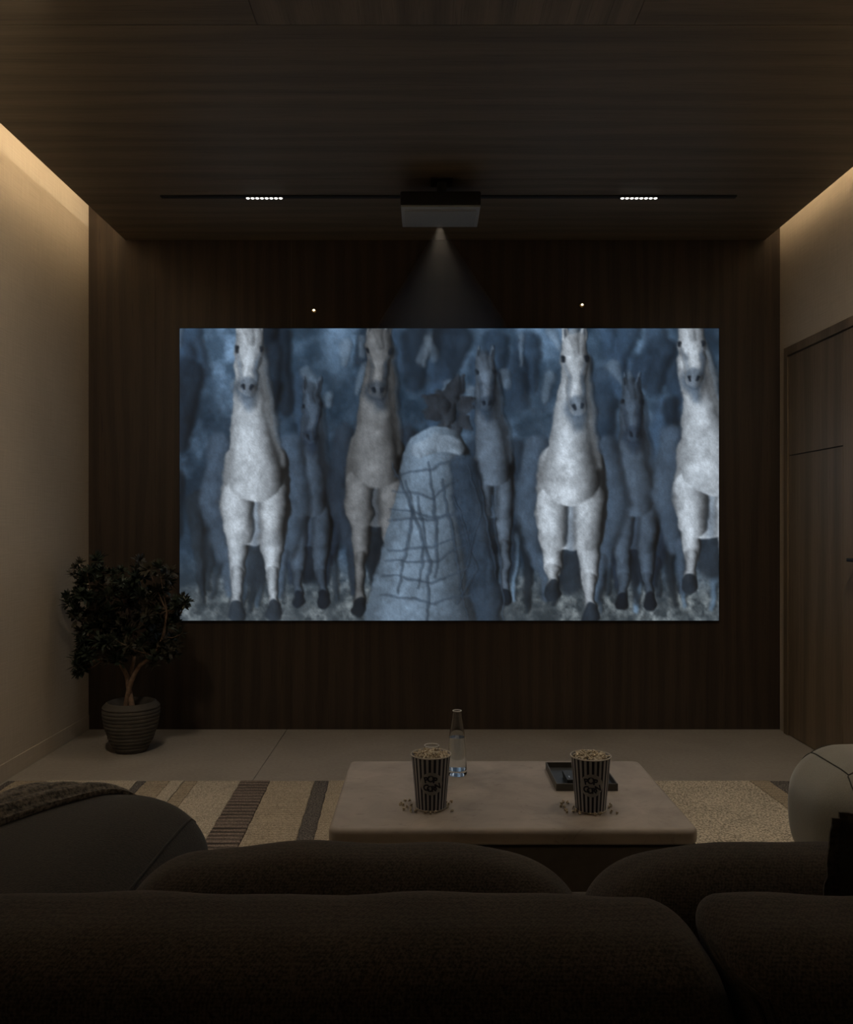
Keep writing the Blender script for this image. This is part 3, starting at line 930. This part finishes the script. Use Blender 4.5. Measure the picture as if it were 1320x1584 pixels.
kern = []
for q in range(4):
    r_ = random.Random(40 + q)
    bm = bmesh.new()
    for b in range(6):
        ret = bmesh.ops.create_icosphere(bm, subdivisions=1, radius=0.0031 * r_.uniform(0.8, 1.25))
        d = Vector((r_.uniform(-1, 1), r_.uniform(-1, 1), r_.uniform(-0.7, 0.7))).normalized() * 0.0032
        if b == 0: d = Vector((0, 0, 0))
        for v in ret['verts']:
            v.co = v.co * r_.uniform(0.92, 1.08) + d
    me = bpy.data.meshes.new('popcorn_kernel')
    bm.to_mesh(me); bm.free()
    me.polygons.foreach_set('use_smooth', [True] * len(me.polygons))
    me.materials.append(M['popcorn'])
    kern.append(me)
def kernel(x, y, z, s, label, group):
    o = bpy.data.objects.new('popcorn_kernel', random.choice(kern))
    o.location = (x, y, z)
    o.rotation_euler = (random.uniform(0, 6), random.uniform(0, 6), random.uniform(0, 6))
    o.scale = (s, s, s)
    link(o)
    tag(o, label, 'popcorn', group)
    return o

def cup(cx, cy, which, rot0):
    h, rb, rt = 0.155, 0.043, 0.0565
    c = thing('popcorn_cup', (cx, cy, TH), 'striped navy and white popcorn cup %s' % which, 'cup', 'popcorn cups on the table')
    seg, per = 144, 3
    rad = lambda z: rb + (rt - rb) * (z / h)
    V, F, MI = [], [], []
    rows = [0.004, 0.04, 0.08, 0.12, h]
    for z in rows:
        for s in range(seg):
            a = 2 * PI * s / seg
            V.append((cx + rad(z) * math.cos(a), cy + rad(z) * math.sin(a), TH + z))
    for i in range(len(rows) - 1):
        for s in range(seg):
            F.append((i * seg + s, i * seg + (s + 1) % seg, (i + 1) * seg + (s + 1) % seg, (i + 1) * seg + s)); MI.append(1 if (s // per) % 2 else 0)
    k0 = len(V)                                # inner wall
    for z in (h, 0.02):
        for s in range(seg):
            a = 2 * PI * s / seg
            V.append((cx + (rad(z) - 0.0012) * math.cos(a), cy + (rad(z) - 0.0012) * math.sin(a), TH + z))
    for s in range(seg):
        F.append((k0 + seg + s, k0 + seg + (s + 1) % seg, k0 + (s + 1) % seg, k0 + s)[::-1]); MI.append(0)
    F.append(tuple(k0 + seg + s for s in range(seg))); MI.append(0)
    F.append(tuple(reversed(range(seg)))); MI.append(0)
    body = obj('cup_body', (V, F, MI), [M['cup_white'], M['cup_navy']], c)
    ring = [(cx + (rt + 0.0008) * math.cos(a), cy + (rt + 0.0008) * math.sin(a), TH + h) for a in [2 * PI * s / 64 for s in range(65)]]
    obj('rolled_lip', tube(ring, 0.0020, 8, cap=False), M['cup_rim'], c)
    ring = [(cx + (rb + 0.0004) * math.cos(a), cy + (rb + 0.0004) * math.sin(a), TH + 0.0028) for a in [2 * PI * s / 64 for s in range(65)]]
    obj('base_ring', tube(ring, 0.0016, 8, cap=False), M['cup_rim'], c)
    zc = 0.083
    face = math.atan2(-cy, -cx) + rot0
    def wrap(u, v, off):
        z = zc + v
        a = face + u / rad(z)
        r = rad(z) + off
        return (cx + r * math.cos(a), cy + r * math.sin(a), TH + z)
    R0 = 0.0330
    V, F = [wrap(0, 0, 0.0006)], []
    nr, ns = 6, 48
    for i in range(1, nr + 1):
        for s in range(ns):
            a = 2 * PI * s / ns
            V.append(wrap(R0 * i / nr * math.cos(a), R0 * i / nr * math.sin(a), 0.0006))
    for s in range(ns):
        F.append((0, 1 + s, 1 + (s + 1) % ns))
        for i in range(nr - 1):
            a, b = 1 + i * ns + s, 1 + i * ns + (s + 1) % ns
            F.append((a, a + ns, b + ns, b))
    badge = obj('round_badge', (V, F), M['cup_label'], c)
    # POP / CORN in fat tumbling letters
    for (ch, u, v, sz, tilt) in (('P', -0.0155, 0.0115, 0.0215, 0.22), ('O', -0.002, 0.0145, 0.0235, 0.0), ('P', 0.0120, 0.0105, 0.0215, -0.20),
                                 ('C', -0.0160, -0.0110, 0.0230, 0.18), ('O', -0.0040, -0.0140, 0.0215, 0.0), ('R', 0.0080, -0.0135, 0.0205, 0.10), ('N', 0.0195, -0.0075, 0.0215, 0.25)):
        LV, LF = text_mesh(ch, sz * 1.05, 0.0012)
        mu = sum(p[0] for p in LV) / len(LV); mxu = (max(p[0] for p in LV) + min(p[0] for p in LV)) / 2; mv = (max(p[1] for p in LV) + min(p[1] for p in LV)) / 2
        out = []
        for p in LV:
            a, b = p[0] - mxu, p[1] - mv
            uu = u * 0.93 + a * math.cos(tilt) - b * math.sin(tilt); vv_ = v + a * math.sin(tilt) + b * math.cos(tilt)
            out.append(wrap(uu, vv_, 0.0011))
        obj('letter', (out, LF), M['cup_navy'], badge, smooth=False)
    # heaped kernels inside
    n = 0
    rr = random.Random(int(cx * 1000) + 3)
    ga = 2.399963
    for lay, (cnt, zb) in enumerate(((70, 0.0), (45, -0.010))):
        for i in range(cnt):
            r = (rt - 0.0065) * math.sqrt((i + 0.5) / cnt)
            a = i * ga + lay
            dome = 0.008 * (1 - (r / rt) ** 2)
            kernel(cx + r * math.cos(a), cy + r * math.sin(a), TH + h - 0.005 + zb + dome + rr.uniform(-0.0025, 0.004), rr.uniform(0.85, 1.2),
                   'popcorn kernel heaped in the striped cup %s' % which, 'popcorn in the cup %s' % which)
    return c
c1 = (0.0130, 2.467)
c2 = (0.4715, 2.450)
cup(c1[0], c1[1], 'in front of the glass carafe', 0.02)
cup(c2[0], c2[1], 'in front of the dark tray', 0.05)

def spill(pts, which):
    for (px, py) in pts:
        d = FPX * (EYE - TH - 0.005) / (py - 807)
        kernel((px - 660) / FPX * d, d, TH + 0.0050, random.uniform(0.75, 1.0), 'spilled popcorn kernel on the table around the cup %s' % which, 'popcorn spilled by the cup %s' % which)
sp1 = [(621, 1242), (624, 1244), (627, 1238), (633.5, 1238), (637, 1245), (624.5, 1251.5), (635, 1250), (636, 1253.5), (643.5, 1253.5),
       (658.5, 1255.5), (666, 1256.5), (673.5, 1256), (690, 1240), (694, 1243), (698, 1239), (692, 1247), (699.5, 1254), (630, 1247), (619, 1243.5)]
sp2 = [(869, 1242), (871, 1239), (868.5, 1246), (878.5, 1241), (875.5, 1251.5), (877.5, 1255), (887, 1248.5), (888, 1255), (891, 1253), (897.5, 1257.5),
       (892, 1241.5), (913.5, 1258.5), (921, 1259), (929.5, 1258), (944, 1243), (946, 1246), (942.5, 1248), (946, 1255), (954.5, 1257), (873, 1247)]
spill(sp1, 'near the carafe')
spill(sp2, 'near the tray')

# ------------------------------------------------------------------ carafe and tumblers
bx_, by_ = 0.100, 2.790
cf = thing('carafe', (bx_, by_, TH), 'tapered glass carafe half full of water on the table', 'carafe')
prof_out = [(0.0305, 0.0), (0.0325, 0.004), (0.0322, 0.010), (0.0300, 0.050), (0.0268, 0.110), (0.0262, 0.122), (0.0215, 0.155), (0.0165, 0.190), (0.0145, 0.208)]
prof_in = [(0.0132, 0.208), (0.0152, 0.190), (0.0202, 0.155), (0.0250, 0.122), (0.0256, 0.110), (0.0288, 0.050), (0.0304, 0.020), (0.0295, 0.0165), (0.0004, 0.0165)]
obj('glass_body', lathe([(0.0004, 0.0)] + prof_out + prof_in, (bx_, by_, TH + 0.0003), 48, close_bottom=False), M['glass'], cf, angle=60, recalc=True)
obj('water', lathe([(0.0004, 0.0168), (0.0292, 0.0168), (0.0301, 0.021), (0.0285, 0.050), (0.0253, 0.110), (0.0247, 0.122), (0.0004, 0.122)], (bx_, by_, TH + 0.0003), 48, close_bottom=False), M['water'], cf, angle=50, recalc=True)
obj('lip', tube([(bx_ + 0.0139 * math.cos(a), by_ + 0.0139 * math.sin(a), TH + 0.2085) for a in [2 * PI * s / 40 for s in range(41)]], 0.0012, 8, cap=False), M['rimwhite'], cf)
for (gx_, gy_, lab) in ((0.0165, 2.716, 'short clear tumbler peeking out behind the popcorn cup'), (0.0430, 2.640, 'short clear tumbler between the popcorn cup and the carafe')):
    gl = thing('tumbler', (gx_, gy_, TH), lab, 'glass', 'tumblers behind the popcorn cup')
    obj('glass_body', lathe([(0.0004, 0.0), (0.0205, 0.0), (0.0215, 0.003), (0.0235, 0.114), (0.0222, 0.114), (0.0203, 0.012), (0.0004, 0.010)], (gx_, gy_, TH + 0.0003), 40, close_bottom=False), M['glass'], gl, angle=50, recalc=True)
    obj('rim', tube([(gx_ + 0.0229 * math.cos(a), gy_ + 0.0229 * math.sin(a), TH + 0.1145) for a in [2 * PI * s / 40 for s in range(41)]], 0.0013, 8, cap=False), M['rimwhite'], gl)

# ------------------------------------------------------------------ tray with small box
tx0, tx1, ty0, ty1 = 0.398, 0.587, 2.615, 2.852
ty = thing('tray', ((tx0 + tx1) / 2, (ty0 + ty1) / 2, TH), 'dark rectangular serving tray behind the popcorn cup', 'tray')
obj('tray_floor', box(tx0 + 0.003, tx1 - 0.003, ty0 + 0.003, ty1 - 0.003, TH + 0.0004, TH + 0.006, 0.001), M['tray'], ty, smooth=False)
for (a, b, c_, d_) in ((tx0, tx0 + 0.004, ty0, ty1), (tx1 - 0.004, tx1, ty0, ty1), (tx0 + 0.004, tx1 - 0.004, ty0, ty0 + 0.004), (tx0 + 0.004, tx1 - 0.004, ty1 - 0.004, ty1)):
    obj('tray_side', box(a, b, c_, d_, TH + 0.0004, TH + 0.023, 0.0008), M['trayrim'], ty, smooth=False)
bk = thing('gift_box', (0.487, 2.683, TH + 0.006), 'small black lidded box lying in the dark tray', 'box')
obj('box_base', box(0.436, 0.540, 2.635, 2.732, TH + 0.0062, TH + 0.020, 0.001), M['tray'], bk, smooth=False)
obj('lid', box(0.4345, 0.5415, 2.6335, 2.7335, TH + 0.0205, TH + 0.030, 0.001), M['tray'], bk, smooth=False)
obj('emblem', box(0.4440, 0.4475, 2.655, 2.672, TH + 0.0299, TH + 0.0306), M['silver'], bk, smooth=False)

# ------------------------------------------------------------------ sofa
SB = RUGT
sf = thing('sofa', (0.15, 1.2, SB), 'deep dark brown fabric sofa seen from behind', 'sofa')
def ripple(amp, fx, fy, seed):
    def f(w):
        return (w[0], w[1], w[2] + amp * (math.sin(w[0] * fx + seed) * math.sin(w[1] * fy + seed * 2) + 0.6 * math.sin(w[0] * fx * 2.3 + seed * 3)))
    return f
# base and seat
obj('base', rbox(-0.86, 1.25, 0.86, 1.70, SB + 0.05, 0.22, 0.03, n=12), M['sofa'], sf)
for (x0, x1) in ((-0.425, 0.205), (0.210, 0.84)):
    obj('seat_cushion', rbox(x0, x1, 1.08, 1.735, 0.222, 0.41, 0.05, (0, 0, 0.012), n=18), M['sofa'], sf)
for (x, y) in ((-0.80, 0.92), (1.18, 0.92), (-0.80, 1.62), (1.18, 1.62)):
    obj('foot', box(x - 0.03, x + 0.03, y - 0.03, y + 0.03, SB, SB + 0.055, 0.004), M['black'], sf)
# backrest: two upholstered sections, piped where they meet
XJ = 0.283
def shear(x, z):
    # the joint between the two sections leans to the right lower down
    return x + 0.36 * max(0.0, min(0.16, 0.728 - z)) * math.exp(-((x - XJ) / 0.16) ** 2)
def back_section(x0, x1, seed):
    def warp(w):
        x, y, z = w
        if z > 0.45:
            z += 0.0022 * math.sin(x * 17 + seed) + 0.0013 * math.sin(x * 41 + seed * 2)
        return (shear(x, z), y, z)
    return rbox(x0, x1, 0.80, 1.01, 0.10, 0.728, (0.046, 0.080, 0.046), (0.0, 0.012, 0.003), n=44, warp=warp)
bl = obj('backrest', back_section(-0.86, XJ, 1.0), M['sofa'], sf)
br = obj('backrest', back_section(XJ + 0.003, 1.25, 2.3), M['sofa'], sf)
from mathutils.bvhtree import BVHTree
def tree_of(o):
    return BVHTree.FromPolygons([v.co + org(o) for v in o.data.vertices], [tuple(p.vertices) for p in o.data.polygons])
br_tree = tree_of(br)
for (dx, dy, r_) in ((0.006, 0.81, 0.0030), (0.020, 0.795, 0.0026)):
    path = [(shear(XJ + dx, z), dy, z) for z in [0.14 + 0.02 * k for k in range(28)]]
    path += [(shear(XJ + dx, 0.69), dy + 0.008 * k, 0.69 + 0.0012 * k) for k in range(1, 12)]
    out = []
    for q in path:
        c, nrm, i_, d_ = br_tree.find_nearest(Vector(q))
        out.append(tuple(c + nrm * 0.0008))
    obj('piping', tube(out, r_, 8), M['piping'], br)
# loose back cushions
def back_cushion(x0, x1, seed):
    zc, yc = 0.55, 1.185
    def warp(w):
        x, y, z = w
        u = (x - (x0 + x1) / 2) / ((x1 - x0) / 2)
        if z > 0.42:
            k = (z - 0.42) / 0.28
            z -= 0.030 * k * abs(u) ** 3.0
            z += k * (0.002 * math.sin(x * 31 + seed) )
        y += 0.12 * (0.55 - z) * 0.6
        y += 0.003 * math.sin(x * 26 + z * 18 + seed) * max(0, 1 - u * u)
        return (x, y, z)
    return rbox(x0, x1, 1.085, 1.285, 0.405, 0.686, (0.10, 0.085, 0.075), (0.0, 0.02, 0.010), n=34, warp=warp)
for (x0, x1, sd) in ((-0.422, 0.216, 0.4), (0.218, 0.845, 1.9)):
    cu_ = obj('back_cushion', back_cushion(x0, x1, sd), M['sofa'], sf)
# arms
def arm(x0, x1, sgn):
    def warp(w):
        x, y, z = w
        if z > 0.45:
            z -= 0.008 * max(0, (y - 1.45) / 0.27) ** 2
        return (x, y, z)
    return rbox(x0, x1, 1.0, 1.735, 0.10, 0.622, (0.15, 0.12, 0.115), (0.010, 0.012, 0.014), n=30, warp=warp)
al = obj('arm', arm(-0.87, -0.418, 1), M['sofa2'], sf)
ar = obj('arm', arm(0.86, 1.26, -1), M['sofa2'], sf)
arm_tree = tree_of(al)
def on_arm(x, y, off=0.0):
    hit = arm_tree.ray_cast(Vector((x, y, 1.2)), Vector((0, 0, -1)))
    return (hit[0].z if hit[0] is not None else 0.50) + off
pp = []
for k in range(26):
    y = 1.03 + 0.66 * k / 25
    pp.append((-0.452, y, on_arm(-0.452, y, 0.0004)))
c0 = Vector(pp[-1])
for z in (0.56, 0.50, 0.44, 0.38):
    c, nrm, i_, d_ = arm_tree.find_nearest(Vector((-0.444, 1.76, z)))
    pp.append(tuple(c))
obj('piping', tube(pp, 0.0022, 8), M['sofa2'], al)

# throw blanket over the arm
tw = None
def throw(u, v):
    # u: along the folds (outer/near side -> far right end), v: across the folds (near edge -> far edge)
    A = Vector((-0.83, 1.12)).lerp(Vector((-0.97, 1.64)), v)
    B = Vector((-0.560, 1.716)).lerp(Vector((-0.68, 1.752)), v)
    p = A.lerp(B, u)
    bend = 0.05 * math.sin(PI * u)
    x, y = p.x - bend * 0.25, p.y + bend * (1 - v) * 0.6
    z = on_arm(min(-0.43, max(-0.845, x)), min(1.715, y))
    if x < -0.845: z -= (-0.845 - x) * 1.6
    if y > 1.715: z -= (y - 1.715) * 1.6
    f = abs(math.sin(v * PI * 4.0 + 0.35 * math.sin(u * 5)))
    edge_ = min(1.0, v * 14, (1 - v) * 14)
    z += 0.0115 + 0.028 * f ** 0.75 * (1 - 0.65 * u) * edge_
    return (x, y, z)
V, F = grid(throw, 60, 96)
nV = len(V)
V2 = V + [(x, y, z - 0.0095) for (x, y, z) in V]
F2 = [tuple(reversed(f)) for f in F] + [tuple(i + nV for i in f) for f in F]
def idx(i, j): return i * 97 + j
edge = [(idx(i, 0), idx(i + 1, 0)) for i in range(60)] + [(idx(60, j), idx(60, j + 1)) for j in range(96)] + [(idx(i + 1, 96), idx(i, 96)) for i in range(59, -1, -1)] + [(idx(0, j + 1), idx(0, j)) for j in range(95, -1, -1)]
for a, b in edge:
    F2.append((a, b, b + nV, a + nV))
tag(obj('throw_blanket', (V2, F2), M['throw'], angle=80), 'knitted taupe throw blanket folded over the sofa arm', 'blanket')

# dark pillow tucked behind the back cushion
def pillow(cx, cy, cz, w, h, th, name, mat):
    def warp(p):
        x, y, z = p
        u, v = (x - cx) / (w / 2), (z - cz) / (h / 2)
        k = max(0, (1 - u * u)) ** 0.5 * max(0, (1 - v * v)) ** 0.5
        y = cy + (y - cy) * (0.16 + 0.84 * k)
        x += 0.012 * (abs(v) ** 2 - 0.5) * u
        z += 0.012 * (abs(u) ** 2 - 0.5) * v
        return (x, y, z)
    return rbox(cx - w / 2, cx + w / 2, cy - th / 2, cy + th / 2, cz - h / 2, cz + h / 2, (0.02, th * 0.45, 0.02), n=24, warp=warp)
pw_ = thing('throw_pillow', (0.71, 1.05, 0.42), 'black linen pillow with frayed charcoal edge beside the sofa cushion', 'pillow')
V, F = pillow(0.712, 1.053, 0.600, 0.40, 0.36, 0.075, 'cover', None)
def tilt(V):
    return [(x - 0.10 * (0.780 - z), y, z) for (x, y, z) in V]
obj('cover', (tilt(V), F), M['pillow'], pw_)
# flanged edge: a ruffled flat strip along the left and top seams
def flange(pts, out, amp, seed):
    n = len(pts)
    V, F = [], []
    for i, p in enumerate(pts):
        w = amp * math.sin(i * 1.1 + seed) + 0.4 * amp * math.sin(i * 2.7 + seed)
        q = Vector(p) + Vector(out) * (1 + 0.06 * math.sin(i * 1.7 + seed)) + Vector((0, w, 0))
        V += [tuple(Vector(p) + Vector((0, 0.0025, 0))), tuple(q + Vector((0, 0.0015, 0))), tuple(q - Vector((0, 0.0015, 0))), tuple(Vector(p) - Vector((0, 0.0025, 0)))]
    for i in range(n - 1):
        for k in range(4):
            F.append((i * 4 + k, (i + 1) * 4 + k, (i + 1) * 4 + (k + 1) % 4, i * 4 + (k + 1) % 4))
    F += [(3, 2, 1, 0), tuple((n - 1) * 4 + k for k in range(4))]
    return tilt(V), F
lpts = [(0.516, 1.053, 0.425 + 0.355 * i / 40) for i in range(41)]
obj('flange', flange(lpts, (-0.016, 0, 0), 0.0016, 0.3), M['pillow_edge'], pw_)
lpts2 = [(0.535, 1.026, 0.43 + 0.33 * i / 40) for i in range(41)]
obj('side_pleat', flange(lpts2, (-0.012, -0.006, 0), 0.0016, 1.9), M['pillow_edge'], pw_)
tpts = [(0.510 + 0.40 * i / 44, 1.053, 0.776) for i in range(45)]
obj('flange', flange(tpts, (0, 0, 0.010), 0.003, 0.9), M['pillow_edge'], pw_)

# ------------------------------------------------------------------ pouf
QX0, QX1, QY0, QY1, QH = 1.178, 1.86, 2.40, 2.85, 0.433
pf = thing('pouf', ((QX0 + QX1) / 2, (QY0 + QY1) / 2, 0.0152), 'plump rounded sage grey pouf with dark seams beside the table', 'pouf')
PC = ((QX0 + QX1) / 2, (QY0 + QY1) / 2)
def pwarp(w):
    x, y, z = w
    k = (z - 0.015) / (QH - 0.015)
    s = 0.88 + 0.12 * math.sin(min(1, max(0, k * 0.80 + 0.10)) * PI) ** 0.8 + 0.03 * (k - 0.5)
    return (PC[0] + (x - PC[0]) * s, PC[1] + (y - PC[1]) * s, z)
obj('upholstery', rbox(QX0, QX1, QY0, QY1, 0.0262, QH, (0.13, 0.15, 0.13), (0.03, 0.03, 0.010), n=40, warp=pwarp), M['pouf'], pf)
dg = bpy.context.evaluated_depsgraph_get()
def seam_on(points, parent):
    # drop the seam onto the pouf's own surface
    src = bpy.data.objects[parent]
    from mathutils.bvhtree import BVHTree
    me = src.data
    tree = BVHTree.FromPolygons([v.co + org(src) for v in me.vertices], [tuple(p.vertices) for p in me.polygons])
    out = []
    for p in points:
        c, nrm, i, dist = tree.find_nearest(Vector(p))
        out.append(tuple(c + nrm * 0.0006))
    return tube(out, 0.0020, 6)
upn = [c for c in pf.children if c.name.startswith('upholstery')][0].name
ax0, ax1, ay0, ay1 = 1.203, 1.81, 2.485, 2.78
def line(a, b, n=30):
    return [tuple(Vector(a).lerp(Vector(b), i / n)) for i in range(n + 1)]
obj('seam', seam_on(line((ax0, ay0, 0.46), (ax0, ay1, 0.46)), upn), M['seam'], pf)
obj('seam', seam_on(line((ax0, ay0, 0.46), (ax1, ay0, 0.46)), upn), M['seam'], pf)
obj('seam', seam_on(line((ax1, ay0, 0.46), (ax1, ay1, 0.46)), upn), M['seam'], pf)
obj('seam', seam_on(line((ax0, ay1, 0.46), (ax1, ay1, 0.46)), upn), M['seam'], pf)
for (x, y, ex, ey) in ((ax0, ay0, QX0 + 0.05, QY0 + 0.03), (ax1, ay0, QX1 - 0.05, QY0 + 0.03), (ax0, ay1, QX0 + 0.05, QY1 - 0.03), (ax1, ay1, QX1 - 0.05, QY1 - 0.03)):
    obj('seam', seam_on(line((x, y, 0.45), (ex, ey, 0.35), 12) + line((ex, ey, 0.35), (ex, ey, 0.05), 24), upn), M['seam'], pf)

# ------------------------------------------------------------------ potted tree
tx, tyy = -1.478, 4.27
pt = thing('potted_tree', (tx, tyy, 0), 'small dark leafy tree in a ribbed clay pot in the left corner', 'potted plant')
prof = []
ph = 0.245
shape = [(0.0, 0.075), (0.08, 0.088), (0.3, 0.112), (0.55, 0.131), (0.8, 0.140), (0.92, 0.138), (1.0, 0.122)]
def prad(k):
    for i in range(len(shape) - 1):
        if shape[i][0] <= k <= shape[i + 1][0]:
            f = (k - shape[i][0]) / (shape[i + 1][0] - shape[i][0])
            f = f * f * (3 - 2 * f) * 0.35 + f * 0.65
            return shape[i][1] + f * (shape[i + 1][1] - shape[i][1])
    return shape[-1][1]
N = 156
for i in range(N + 1):
    k = i / N
    ph_ = (k * 13.0) % 1.0
    rib = 0.0042 - (0.0048 * math.exp(-((ph_ - 0.5) / 0.13) ** 2) if k < 0.93 else 0.0)
    prof.append((prad(k) + rib - 0.004, k * ph))
prof += [(0.112, ph + 0.004), (0.104, ph - 0.004), (0.102, ph - 0.05)]
obj('pot', lathe(prof, (tx, tyy, 0.0), 64), M['pot'], pt, angle=60)
obj('soil', lathe([(0.101, ph - 0.048), (0.07, ph - 0.040), (0.03, ph - 0.034), (0.001, ph - 0.033)], (tx, tyy, 0.0), 40), M['soil'], pt)
def at_px(px, py, y):
    return Vector(((px - 660) / FPX * y, y, EYE + (807 - py) / FPX * y))
def smooth_path(pts, n=6):
    out = []
    P = [Vector(p) for p in pts]
    for i in range(len(P) - 1):
        p0, p1, p2, p3 = P[max(0, i - 1)], P[i], P[i + 1], P[min(len(P) - 1, i + 2)]
        for k in range(n):
            s = k / n
            out.append(0.5 * ((2 * p1) + (p2 - p0) * s + (2 * p0 - 5 * p1 + 4 * p2 - p3) * s * s + (3 * p1 - p0 - 3 * p2 + p3) * s ** 3))
    out.append(P[-1])
    return out
stems = [
    [at_px(195, 1092, 4.27), at_px(200, 1065, 4.26), at_px(205, 1050, 4.25), at_px(216, 1030, 4.24), at_px(236, 1014, 4.23), at_px(252, 985, 4.22), at_px(258, 945, 4.24)],
    [at_px(204, 1092, 4.26), at_px(199, 1062, 4.28), at_px(196, 1045, 4.28), at_px(186, 1026, 4.29), at_px(176, 1008, 4.30), at_px(160, 985, 4.32), at_px(148, 950, 4.30)],
    [at_px(200, 1092, 4.29), at_px(200, 1060, 4.30), at_px(203, 1040, 4.31), at_px(208, 1012, 4.33), at_px(204, 975, 4.34), at_px(198, 925, 4.33)],
]
for s in stems:
    path = smooth_path(s)
    n = len(path)
    obj('stem', tube(path, [0.0145 - 0.010 * (i / (n - 1)) for i in range(n)], 9), M['bark'], pt)
# rosettes of narrow leaves
ros = []
for q in range(3):
    r_ = random.Random(90 + q)
    V, F = [], []
    for i in range(28):
        a = r_.uniform(0, 2 * PI); el = r_.uniform(-0.35, 1.35)
        d = Vector((math.cos(a) * math.cos(el), math.sin(a) * math.cos(el), math.sin(el)))
        side = d.cross(Vector((0, 0, 1)))
        side = side.normalized() if side.length > 1e-3 else Vector((1, 0, 0))
        L = r_.uniform(0.028, 0.046); wd = r_.uniform(0.0045, 0.0070)
        base = d * 0.004
        up = side.cross(d).normalized()
        k = len(V)
        V += [tuple(base), tuple(base + d * L * 0.4 + side * wd + up * 0.002), tuple(base + d * L * 0.4 - side * wd + up * 0.002), tuple(base + d * L * 0.75 + side * wd * 0.8 - up * 0.001), tuple(base + d * L * 0.75 - side * wd * 0.8 - up * 0.001), tuple(base + d * L - up * 0.004)]
        F += [(k, k + 1, k + 2), (k + 1, k + 3, k + 4, k + 2), (k + 3, k + 5, k + 4)]
    me = bpy.data.meshes.new('leaf_cluster')
    me.from_pydata(V, [], F)
    me.materials.append(M['leaf'][q])
    ros.append(me)
rr = random.Random(12)
clusters = []
# lobes of the crown: (px, py, radius px)
lobes = [(150, 905, 34), (195, 890, 32), (235, 895, 32), (128, 940, 26), (170, 945, 40), (220, 945, 42), (255, 940, 32), (140, 985, 26), (185, 985, 36), (232, 985, 34), (262, 985, 24), (136, 1020, 20), (250, 1015, 22), (175, 1010, 22), (130, 890, 16)]
for (px, py, rp) in lobes:
    n = int(4 + (rp / 10.0) ** 2 * 1.15)
    for i in range(n):
        a = rr.uniform(0, 2 * PI); r = rp * math.sqrt(rr.uniform(0, 1))
        dpt = rr.uniform(-1, 1) * math.sqrt(max(0, 1 - (r / rp) ** 2)) * rp / FPX * 4.27 * 1.3
        clusters.append(at_px(px + r * math.cos(a), py + r * math.sin(a), 4.26 + dpt))
for (px, py) in ((284, 938), (281, 944), (287, 934), (112, 932), (105, 936), (108, 925), (118, 880), (124, 872), (122, 905), (120, 1032), (122, 1042), (128, 1015), (116, 1020), (150, 868), (157, 864), (214, 868), (247, 880), (268, 1005), (240, 1030)):
    clusters.append(at_px(px, py, rr.uniform(4.2, 4.32)))
clusters = clusters[:290]
for c in clusters:
    o = bpy.data.objects.new('leaf_cluster', rr.choice(ros))
    o.location = c - Vector(pt.location)
    o.rotation_euler = (rr.uniform(-0.9, 0.9), rr.uniform(-0.9, 0.9), rr.uniform(0, 6.28))
    s = rr.uniform(0.9, 1.3)
    o.scale = (s, s, s)
    link(o, pt)
# fine twigs carrying the clusters
tw_ = []
tips = [stems[0][-1], stems[0][-2], stems[1][-1], stems[1][-2], stems[2][-1], stems[2][-2], stems[0][4], stems[1][4]]
for c in clusters[::2] + clusters[-19:]:
    b = min(tips, key=lambda p: (p - c).length)
    mid = b.lerp(c, 0.55) + Vector((0, 0, -0.012))
    tw_.append(tube([b, mid, c], [0.0028, 0.0020, 0.0010], 5))
tag(obj('twigs', join(*tw_), M['bark'], pt), kind='stuff')
